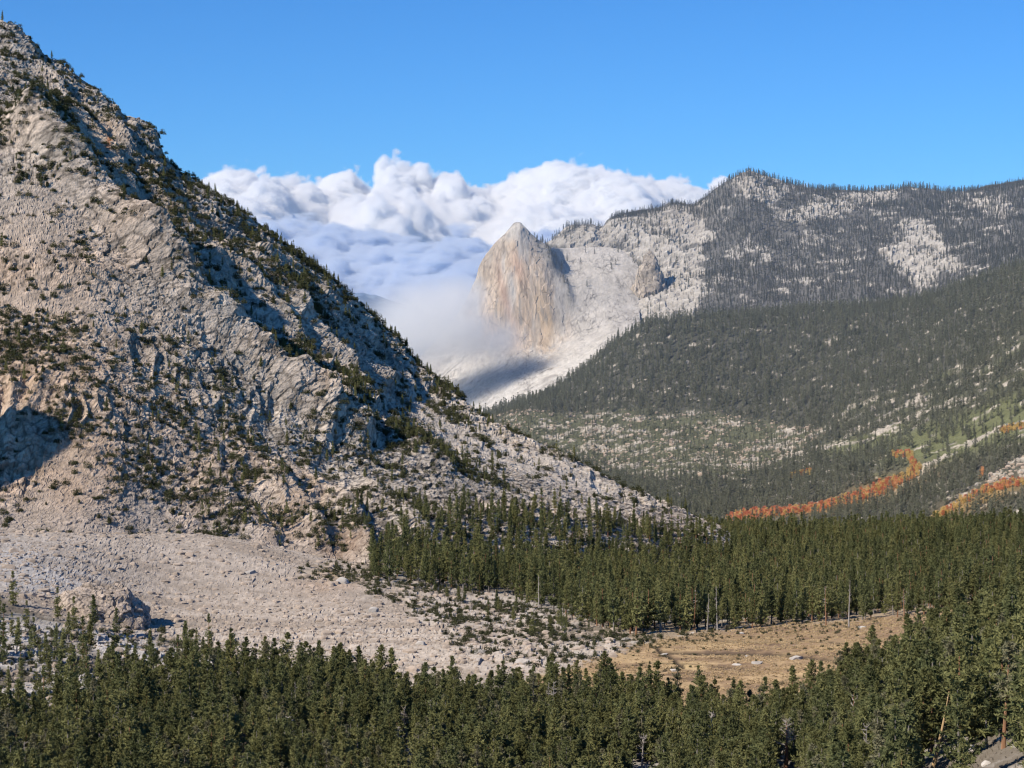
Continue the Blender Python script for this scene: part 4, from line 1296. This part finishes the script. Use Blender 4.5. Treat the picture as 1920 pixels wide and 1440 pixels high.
for k, (x, y, s, lb) in enumerate(MEADOW_ROCKS):
    o = link('boulder', boulder_mesh(620 + k, M_BOULDER, 3, 0.55))
    o.location = on_ground(GROUND, x, y); o.scale = (s, s, s); o.rotation_euler.z = k * 1.3
    tag(o, lb, 'boulder')
NEAR_ROCKS = [(1830, 1412, 1.7, 'round white boulder among the pines of the bottom right corner'), (1812, 1432, 1.4, 'grey boulder just below the round white one'),
              (1880, 1390, 1.2, 'pale boulder beside the thick red trunk'), (1905, 1402, 0.9, 'small pale boulder at the right edge by the red trunk'),
              (1850, 1436, 1.0, 'low grey boulder at the bottom edge below the round white one')]
for k, (x, y, s, lb) in enumerate(NEAR_ROCKS):
    o = link('boulder', boulder_mesh(640 + k, M_BOULDER, 3, 0.75))
    o.location = on_ground(GROUND, x, y); o.scale = (s * 0.7, s * 0.75, s * 0.7); o.rotation_euler.z = k * 1.3
    tag(o, lb, 'boulder')
TALUS_ROCKS = [(470, 1075, 2.2, 'grey boulder at the upper edge of the talus fan'), (640, 1092, 2.6, 'flat white block at the right end of the rusty gravel'), (700, 1148, 2.0, 'pale block on the lower right talus'),
               (135, 1062, 2.4, 'dark boulder on the grey talus above the rock outcrop'), (900, 1225, 2.4, 'white block at the bottom of the talus fan'), (790, 1208, 1.6, 'small white block low on the talus fan'), (980, 1243, 2.2, 'white block between talus and meadow')]
for k, (x, y, s, lb) in enumerate(TALUS_ROCKS):
    o = link('boulder', boulder_mesh(660 + k, M_BOULDER, 3, 0.7))
    o.location = on_ground(GROUND, x, y); o.scale = (s, s, s); o.rotation_euler.z = k * 1.7
    tag(o, lb, 'boulder')
q8, px8, py8 = scatter(GROUND, lambda px, py, q: np.clip(poly(px, py, TALUS, 8) * 0.9 + poly(px, py, TOE, 8) * 0.35 + poly(px, py, SLABS, 8) * 0.3, 0, 1), 1.15, 300, vmax=6, pxr=(-80, 1250))
r = np.random.default_rng(301)
n = len(q8)
src_r = []
for k in range(5):
    x, y = [(560, 1140), (610, 1165), (420, 1110), (740, 1180), (330, 1060)][k]
    o = link('boulder', ROCKS[k]); o.location = on_ground(GROUND, x, y); o.scale = (1.5,) * 3
    tag(o, ['angular block in the middle of the talus fan', 'flat block right of the middle of the talus fan', 'upright block left of the middle of the talus fan', 'pale block near the lower end of the talus fan', 'block high on the talus fan below the slope'][k], 'boulder')
    src_r.append([o])
instancer('talus_rubble', q8 - np.array([0, 0, 0.1]), 0.13 + (0.45 + 0.35 * smooth(1100, 1210, py8)) * r.random(n) ** 3.5 + 1.5 * r.random(n) ** 28 + 0.5 * ell(px8, py8, 20, 1065, 150, 50, 15) * r.random(n) ** 2, r.uniform(0, 6.28, n), r.integers(0, 5, n), src_r, 'pale broken rubble covering the talus fan', 'talus')

q9, px9, py9 = scatter(MOUNT, lambda px, py, q: (0.2 + 0.8 * noise_mask(q, 22, 311, -0.2, 0.4)) * smooth(1040, 1000, py), 2.3, 310, vmax=6.0, pxr=(-60, 1360))
n = len(q9)
instancer('slope_rubble', q9 - np.array([0, 0, 0.2]), 0.22 + 0.95 * r.random(n) ** 4, r.uniform(0, 6.28, n), r.integers(0, 5, n), src_r, 'loose granite blocks strewn over the left mountainside', 'talus')
q10, px10, py10 = scatter(SLOPE, lambda px, py, q: np.clip(poly(px, py, FIELD, 10) * (0.05 + 0.3 * noise_mask(q, 20, 313, -0.1, 0.4)) + 0.8 * poly(px, py, [(1845, 905), (1880, 880), (1940, 850), (1940, 915), (1880, 925)], 8), 0, 1), 3.6, 312, vmax=4.2, pxr=(860, 1960))
n = len(q10)
instancer('boulder_field', q10, 0.8 + 2.2 * r.random(n) ** 2.5, r.uniform(0, 6.28, n), r.integers(0, 5, n), src_r, 'pale boulder field on the far side of the valley', 'boulders')

# the outcrop standing in the talus
def crag(name, seed, cx, cy, dist, w, h, deep, tintc, mat, label, sink=0.25, tilt=0.0, blk=(5.0, 2.2), amp=(1.4, 0.6), cone=0.6):
    """a rough rock mass: a closed dome of broken blocks"""
    nu_, nv_ = 220, 90
    th = np.linspace(0, 2 * math.pi, nu_)
    ph = np.linspace(0, math.pi / 2, nv_)
    T, PH = np.meshgrid(th, ph)
    sq = lambda x, e: np.sign(x) * np.abs(x) ** e
    X = w * sq(np.cos(T), 0.8) * sq(np.cos(PH), cone)
    Y = deep * sq(np.sin(T), 0.8) * sq(np.cos(PH), cone)
    Z = h * sq(np.sin(PH), 0.8) + tilt * X - sink * h
    base = unproject(np.array(cx, float), np.array(cy, float), dist)
    Q = np.stack([X, Y, Z], -1)
    nr = Q + np.array([0, 0, sink * h]); nr = nr / (np.linalg.norm(nr, axis=-1, keepdims=True) + 1e-9)
    q = (Q + base).reshape(-1, 3)
    hA, rA, eA = facets(q, blk[0], seed)
    hB, rB, eB = facets(q, blk[1], seed + 1)
    dd = amp[0] * hA + amp[1] * hB + 0.12 * w * fbm(q, w * 0.6, 3, seed + 2)
    Q = Q + nr * dd.reshape(nv_, nu_)[..., None]
    Q[:, -1] = Q[:, 0]
    cc = np.tile(np.array(tintc), (len(q), 1)) * (1 + 0.12 * rA + 0.1 * rB)[:, None] * (1 - 0.45 * smooth(0.12, 0.02, eB))[:, None]
    o = grid_mesh(name, Q, cc, mat)
    o.location = base
    tag(o, label, 'rock')
    return o


crag('rock_outcrop', 700, 198, 1152, 590, 13, 10.5, 11, (0.50, 0.41, 0.33), M_ROCK, 'pale rounded rock outcrop rising from the grey talus fan', tilt=-0.18, sink=0.3, blk=(3.4, 1.5), amp=(0.8, 0.45), cone=0.85)
crag('rock_buttress', 710, -490, 985, 690, 21, 152, 17, (0.40, 0.30, 0.22), M_ROCK, 'dark shadowed rock buttress at the left edge above the talus', blk=(9, 4), amp=(2.2, 1.0), tilt=0)
crag('rock_pinnacle', 720, 1218, 556, 2702, 20, 70, 20, (0.47, 0.41, 0.345), M_FARROCK, 'warm granite pinnacle among the trees right of the dome', sink=0.15, blk=(12, 6), amp=(3.0, 1.4), cone=2.2)
crag('summit_block', 725, 1405, 332, 3015, 16, 9, 12, (0.36, 0.325, 0.285), M_FARROCK, 'small rocky summit block on top of the far ridge', blk=(6, 3), amp=(1.6, 0.8))

# ---- dry grass tussocks of the meadow
M_STRAW = leaf_mat('dry_grass', (0.38, 0.265, 0.14), (0.80, 0.60, 0.35), 0.4)
GRASS = []
for k in range(3):
    gm = shrub_mesh(700 + k, [1.0, 1.4, 0.8][k], [0.30, 0.36, 0.26][k], 36, 0.30, M_STRAW, 3)
    x, y = [(1460, 1262), (1350, 1258), (1560, 1248)][k]
    o = link('grass_tussock', gm); o.location = on_ground(GROUND, x, y)
    tag(o, ['dry tan grass tussock near the front of the meadow', 'wider dry grass tussock left of the largest white meadow boulder', 'small dry grass tussock right of the largest white meadow boulder'][k], 'grass tussock')
    GRASS.append([o])
q11, px11, py11 = scatter(GROUND, lambda px, py, q: poly(px, py, MEADOW, 5) * (0.10 + 0.65 * noise_mask(q * np.array([0.5, 1, 1]), 6, 701, -0.1, 0.5)) * (1 - np.exp(-(line_dist(px, py, [(1240, 1222), (1300, 1222), (1400, 1226), (1480, 1230), (1540, 1238), (1660, 1240)])[0] / 4) ** 2)) * (1 - np.exp(-(line_dist(px, py, [(1235, 1216), (1262, 1232), (1284, 1250)])[0] / 5) ** 2)), 1.0, 702, vmax=5, pxr=(900, 1950))
n = len(q11)
r = np.random.default_rng(703)
instancer('meadow_grass', q11, r.uniform(0.5, 1.2, n), r.uniform(0, 6.28, n), r.integers(0, 3, n), GRASS, 'dry golden brown grass covering the meadow', 'grass')

# ---- dead trees
def snag(px, py, H, rad, tmat, lmat, label, seed, limbs=26, start=0.3, reach=2.2, lean=0.03, rot=None, top=1.0, S=GROUND, name='dead_tree', limbname='limbs'):
    tm, lm = snag_meshes(seed, H, rad, tmat, lmat, limbs, start, reach, lean, top)
    return thing(name, on_ground(S, px, py) - np.array([0, 0, 0.2]), 0, 1.0, [('trunk', tm), (limbname, lm)], label, 'dead tree', rot=rot)


snag(1472, 1445, 9.5, 0.42, M_BARK_RED, M_DEADWOOD, 'grey dead pine with a tangle of bare limbs above a red trunk', 801, 44, 0.45, 3.0)
snag(1752, 1452, 11.0, 0.30, M_TANWOOD, M_TANWOOD, 'long tan dead trunk leaning right, bare of limbs, bottom right', 802, 5, 0.6, 0.5, lean=0.0, rot=(0, math.radians(11), 0))
snag(1602, 1390, 9.0, 0.2, M_BARK_RED, M_DEADWOOD, 'thin dead pine with a pale broken top right of the grey tangled one', 803, 16, 0.5, 1.4)
snag(1205, 1452, 8.0, 0.22, M_DEADWOOD, M_DEADWOOD, 'grey forked dead tree low in the dark gap of the near forest', 804, 26, 0.35, 2.4)
snag(450, 1285, 11.5, 0.2, M_DEADWOOD, M_DEADWOOD, 'pale standing dead pine near the top of the near forest below the talus', 805, 30, 0.2, 1.8)
snag(760, 1395, 7.5, 0.18, M_DEADWOOD, M_DEADWOOD, 'small silver grey dead tree in the middle of the near forest', 806, 50, 0.25, 2.4)
snag(1620, 1300, 8.0, 0.2, M_DEADWOOD, M_DEADWOOD, 'grey half dead pine at the right end of the meadow', 807, 40, 0.25, 2.2)
snag(1640, 1315, 8.5, 0.2, M_DEADWOOD, M_DEADWOOD, 'second grey dead pine right of the meadow, behind the first', 808, 36, 0.3, 2.0)
for k, (x, y, h_) in enumerate([(1303, 1183, 13), (1327, 1183, 11), (1345, 1182, 13), (1550, 1175, 12), (1592, 1176, 14), (1010, 1140, 11), (1695, 1166, 10)]):
    snag(x, y, h_, 0.22, M_DEADWOOD if k % 3 else M_BARK_RED, M_DEADWOOD,
         f"tall pale bare trunk, {ordinal(k + 1)} from left of those at the meadow's far forest edge" if x > 1100 else 'bare dead pine at the forest edge above the talus toe', 820 + k, 14, 0.5, 1.2)
for k, (x, y, h_) in enumerate([(985, 962, 14), (1005, 968, 13), (960, 955, 11)]):
    snag(x, y, h_, 0.18, M_DEADWOOD, M_DEADWOOD, ['tallest bare dead pine on the rock rim above the middle forest', 'bare dead pine right of the tallest one on the rock rim', 'shortest bare dead pine on the rock rim, left of the tallest'][k], 840 + k, 22, 0.25, 1.6, S=MOUNT)
for k, i in enumerate(DEADPTS):
    tm, lm = snag_meshes(870 + k, 8.0 + 3.5 * ((k * 7) % 5) / 4, 0.17, [M_DEADWOOD, M_BARK_GREY][k % 2], M_DEADWOOD, 40, 0.2, 1.9, 0.03)
    thing('dead_tree', q1[i] - np.array([0, 0, 0.2]), 0, 1.0, [('trunk', tm), ('limbs', lm)], f"bare grey dead pine standing inside the near forest, {ordinal(k + 1)} of these from left", 'dead tree', 'dead pines inside the near forest')
# the thick-trunked red pine of the bottom right corner
tm, cm = pine_meshes('pine', 860, 13.5, 2.6, 0.5, 13, 5.5, 4, 6, 0.6, M_GREYGREEN, M_BARK_RED, gap=0.2, taper=0.5)
thing('red_trunk_pine', on_ground(GROUND, 1886, 1405) - np.array([0, 0, 0.2]), 0.4, 1.0, [('trunk', tm), ('crown', cm)], 'old pine with a thick bare red trunk in the bottom right corner', 'tree')

# ------------------------------------------------------------------ CLOUDS AND MIST (voxel volumes grown by geometry nodes)
class Fld:
    """small helper to write field maths"""
    def __init__(self, ng): self.nd, self.L = ng.nodes, ng.links.new

    def m(self, op, a, b=None, c=None, clamp=False):
        n = self.nd.new('ShaderNodeMath'); n.operation = op; n.use_clamp = clamp
        for i, v in enumerate((a, b, c)):
            if v is None: continue
            if isinstance(v, (int, float)): n.inputs[i].default_value = v
            else: self.L(v, n.inputs[i])
        return n.outputs[0]

    def noise(self, vec, scale, detail=0.0, rough=0.5):
        n = self.nd.new('ShaderNodeTexNoise')
        n.inputs['Scale'].default_value = scale; n.inputs['Detail'].default_value = detail; n.inputs['Roughness'].default_value = rough
        self.L(vec, n.inputs['Vector'])
        return n.outputs[0]

    def scaled(self, vec, s, off=(0, 0, 0)):
        n = self.nd.new('ShaderNodeVectorMath'); n.operation = 'MULTIPLY_ADD'
        self.L(vec, n.inputs[0]); n.inputs[1].default_value = s; n.inputs[2].default_value = off
        return n.outputs[0]


def cloud_mat(name, dens, aniso, color=(0.99, 0.99, 1.0)):
    m, nt, out = new_mat(name)
    pv = nt.nodes.new('ShaderNodeVolumePrincipled')
    pv.inputs['Color'].default_value = (*color, 1)
    pv.inputs['Density'].default_value = dens
    pv.inputs['Anisotropy'].default_value = aniso
    nt.links.new(pv.outputs[0], out.inputs['Volume'])
    return m


def volume_object(name, mat, lo, hi, res, build, label):
    me = bpy.data.meshes.new(name)
    me.materials.append(mat)
    o = link(name, me)
    tag(o, label, 'cloud', kind='stuff')
    ng = bpy.data.node_groups.new(name + '_field', 'GeometryNodeTree')
    ng.interface.new_socket('Geometry', in_out='INPUT', socket_type='NodeSocketGeometry')
    ng.interface.new_socket('Geometry', in_out='OUTPUT', socket_type='NodeSocketGeometry')
    f = Fld(ng)
    go = ng.nodes.new('NodeGroupOutput')
    pos = ng.nodes.new('GeometryNodeInputPosition').outputs[0]
    sep = ng.nodes.new('ShaderNodeSeparateXYZ'); f.L(pos, sep.inputs[0])
    vc = ng.nodes.new('GeometryNodeVolumeCube')
    vc.inputs['Min'].default_value = lo; vc.inputs['Max'].default_value = hi
    for k, v in zip('XYZ', res): vc.inputs['Resolution ' + k].default_value = v
    f.L(build(f, pos, sep.outputs[0], sep.outputs[1], sep.outputs[2]), vc.inputs['Density'])
    sm = ng.nodes.new('GeometryNodeSetMaterial'); sm.inputs['Material'].default_value = mat
    f.L(vc.outputs[0], sm.inputs['Geometry'])
    f.L(sm.outputs[0], go.inputs[0])
    md = o.modifiers.new('field', 'NODES'); md.node_group = ng
    return o


HEAPS = [(150, 330, 100, 13500), (300, 322, 80, 13800), (430, 309, 48, 13600), (500, 320, 20, 13400), (565, 330, 55, 13900), (645, 318, 45, 14200), (760, 310, 60, 14000), (850, 320, 50, 13900),
         (910, 336, 45, 14200), (715, 338, 60, 13000), (1000, 326, 40, 14400), (1080, 299, 105, 14300), (1135, 312, 80, 13700), (1190, 327, 50, 14400), (1265, 330, 55, 14300), (1345, 333, 60, 14500),
         (1040, 372, 70, 12800), (1490, 341, 50, 14500), (1640, 352, 100, 14500), (1800, 356, 80, 14500)]


def billows(f, pos, octaves, zs=1.15):
    b = None
    for sc, amp, off in octaves:
        n = f.noise(f.scaled(pos, (1 / sc, 1 / sc, zs / sc), (off, off * 2, off)), 1.0, 0.0)
        a = f.m('MULTIPLY', f.m('ABSOLUTE', f.m('MULTIPLY_ADD', n, 2.0, -1.0)), float(amp))
        b = a if b is None else f.m('ADD', b, a)
    return b


def cumulus(f, pos, x, y, z):
    H = None
    for px, py, wpx, d in HEAPS:
        py, wpx = py + 6, wpx * 1.15
        cx, top, w = (px - 960) / F * d, (HORIZON - py) / F * d + CAMZ, wpx / F * d
        dx = f.m('MULTIPLY', f.m('SUBTRACT', x, cx), 1 / w)
        dy = f.m('MULTIPLY', f.m('SUBTRACT', y, float(d)), 1 / max(w * 1.6, 400))
        r2 = f.m('MULTIPLY_ADD', dx, dx, f.m('MULTIPLY', dy, dy))
        hp = f.m('MULTIPLY_ADD', r2, -0.40 * min(w, 260), top - 100)
        H = hp if H is None else f.m('MAXIMUM', H, hp)
    top = f.m('ADD', H, f.m('ADD', billows(f, pos, ((520, 190, 0), (230, 140, 3.1), (105, 85, 7.7), (50, 52, 11.3))), -40.0))
    soft = f.m('MULTIPLY_ADD', f.noise(f.scaled(pos, (1 / 420, 1 / 420, 1 / 420), (9, 9, 9)), 1.0, 1.0), -0.05, 0.045)
    soft = f.m('MAXIMUM', soft, 0.007)
    return f.m('MULTIPLY', f.m('SUBTRACT', top, z), soft, clamp=True)


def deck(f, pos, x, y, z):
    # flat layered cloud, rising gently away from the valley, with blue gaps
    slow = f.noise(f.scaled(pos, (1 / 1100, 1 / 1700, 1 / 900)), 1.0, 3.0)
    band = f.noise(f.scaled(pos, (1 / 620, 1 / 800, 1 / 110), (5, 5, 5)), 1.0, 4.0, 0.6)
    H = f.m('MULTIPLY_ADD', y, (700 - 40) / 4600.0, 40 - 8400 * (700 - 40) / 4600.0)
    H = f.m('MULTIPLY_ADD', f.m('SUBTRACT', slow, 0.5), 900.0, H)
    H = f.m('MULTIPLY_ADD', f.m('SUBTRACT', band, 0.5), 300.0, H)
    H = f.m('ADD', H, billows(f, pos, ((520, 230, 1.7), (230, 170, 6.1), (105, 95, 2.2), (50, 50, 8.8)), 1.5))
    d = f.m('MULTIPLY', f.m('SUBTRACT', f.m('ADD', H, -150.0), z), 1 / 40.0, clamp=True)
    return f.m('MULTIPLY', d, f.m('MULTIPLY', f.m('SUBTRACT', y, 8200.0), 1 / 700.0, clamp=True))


volume_object('cloud_bank', cloud_mat('cloud', 0.07, 0.0, (0.965, 0.98, 1.0)), (-2750, 12300, 150), (2750, 15400, 1340), (480, 130, 130), cumulus, 'bank of white heaped cumulus with rounded tops beyond the valley')
volume_object('cloud_deck', cloud_mat('cloud_deck', 0.045, 0.0, (0.77, 0.845, 0.955)), (-2500, 8200, -200), (2500, 13000, 1150), (360, 170, 130), deck, 'flat blue grey sea of cloud below the white heaps')  # the deck's shade and haze are put into its blue grey colour

MC = unproject(np.array(826.0), np.array(616.0), 2428.0)


def mist(f, pos, x, y, z):
    wv = f.scaled(pos, (1 / 90, 1 / 90, 1 / 80))
    nz = f.noise(wv, 1.0, 5.0, 0.6)
    big = f.noise(f.scaled(pos, (1 / 170, 1 / 170, 1 / 140), (4, 4, 4)), 1.0, 1.0)
    out = None
    for dx, dz, rx, ry, rz in ((-10, 0, 88, 85, 62), (34, -6, 60, 80, 50), (-45, -14, 70, 80, 60), (25, 32, 48, 65, 34), (64, -12, 46, 62, 38)):
        a = f.m('MULTIPLY', f.m('SUBTRACT', x, float(MC[0] + dx)), 1 / rx)
        b = f.m('MULTIPLY', f.m('SUBTRACT', y, float(MC[1])), 1 / ry)
        c = f.m('MULTIPLY', f.m('SUBTRACT', z, float(MC[2] + dz)), 1 / rz)
        r2 = f.m('MULTIPLY_ADD', a, a, f.m('MULTIPLY_ADD', b, b, f.m('MULTIPLY', c, c)))
        e = f.m('SUBTRACT', 1.0, f.m('SQRT', r2))
        out = e if out is None else f.m('SMOOTH_MAX', out, e, 0.2)
    e = f.m('ADD', out, f.m('MULTIPLY_ADD', nz, 1.1, -0.55))
    e = f.m('ADD', e, f.m('MULTIPLY_ADD', big, 0.8, -0.4))
    e = f.m('MULTIPLY', f.m('ADD', e, 0.05), 1 / 0.9, clamp=True)
    return f.m('MAXIMUM', f.m('MULTIPLY', e, e), 0.002)      # thin vapour everywhere keeps the volume one plain block


volume_object('mist', cloud_mat('mist', 0.040, 0.1, (1, 1, 1)), tuple(MC - np.array([190, 140, 130])), tuple(MC + np.array([190, 140, 130])), (130, 80, 90), mist, 'drifting white mist hiding the foot of the granite dome')
# blue air lying over the lowlands between the ridge and the clouds
import bmesh
bm = bmesh.new()
bmesh.ops.create_cube(bm, size=1.0)
me = bpy.data.meshes.new('haze'); bm.to_mesh(me); bm.free()
m, nt_, out_ = new_mat('haze')
vsn = nt_.nodes.new('ShaderNodeVolumeScatter')
vsn.inputs['Color'].default_value = (0.43, 0.65, 1.0, 1)
vsn.inputs['Density'].default_value = 0.78e-4
nt_.links.new(vsn.outputs[0], out_.inputs['Volume'])
me.materials.append(m)
hz = link('haze', me)
hz.location = (0, 4300, 50); hz.scale = (7000, 5900, 900)
tag(hz, 'thin blue haze in the air over the far valley and lowlands', 'haze', kind='stuff')
scene.cycles.volume_bounces = 14
scene.cycles.volume_max_steps = 400

# ------------------------------------------------------------------ light
SUN_EL = math.radians(36)
to_sun = Vector((-0.73 * math.cos(SUN_EL), -0.683 * math.cos(SUN_EL), math.sin(SUN_EL)))
sd = bpy.data.lights.new('sun', 'SUN')
sd.energy = 5.3
sd.angle = math.radians(0.53)
sd.color = (1.0, 0.92, 0.80)
sun = bpy.data.objects.new('sun', sd)
COL.objects.link(sun)
sun.rotation_euler = to_sun.to_track_quat('Z', 'Y').to_euler()
sun.location = (-300, -200, 600)
w = bpy.data.worlds.new('World')
scene.world = w
w.use_nodes = True
nt = w.node_tree
bg = nt.nodes['Background']
sky = N(nt, 'ShaderNodeTexSky', sky_type='NISHITA')
sky.sun_disc = False
sky.sun_elevation = SUN_EL
sky.sun_rotation = math.atan2(to_sun.x, to_sun.y)
sky.altitude = 3000
sky.air_density = 1.0
sky.dust_density = 0.3
sky.ozone_density = 2.0
tint = N(nt, 'ShaderNodeMix', data_type='RGBA', blend_type='MULTIPLY')
tint.inputs[0].default_value = 1.0
tint.inputs[7].default_value = (0.34, 0.88, 1.46, 1)      # clear dry mountain air
nt.links.new(sky.outputs[0], tint.inputs[6])
nt.links.new(tint.outputs[2], bg.inputs['Color'])
bg.inputs['Strength'].default_value = 0.094

# ------------------------------------------------------------------ render settings
scene.view_settings.view_transform = 'Standard'
scene.view_settings.look = 'None'
scene.view_settings.exposure = 0
scene.cycles.use_denoising = True
scene.cycles.pixel_filter_type = 'BLACKMAN_HARRIS'
scene.cycles.filter_width = 1.2
scene.cycles.max_bounces = 16
scene.cycles.diffuse_bounces = 1
scene.cycles.glossy_bounces = 1
scene.cycles.transmission_bounces = 2
scene.cycles.transparent_max_bounces = 6
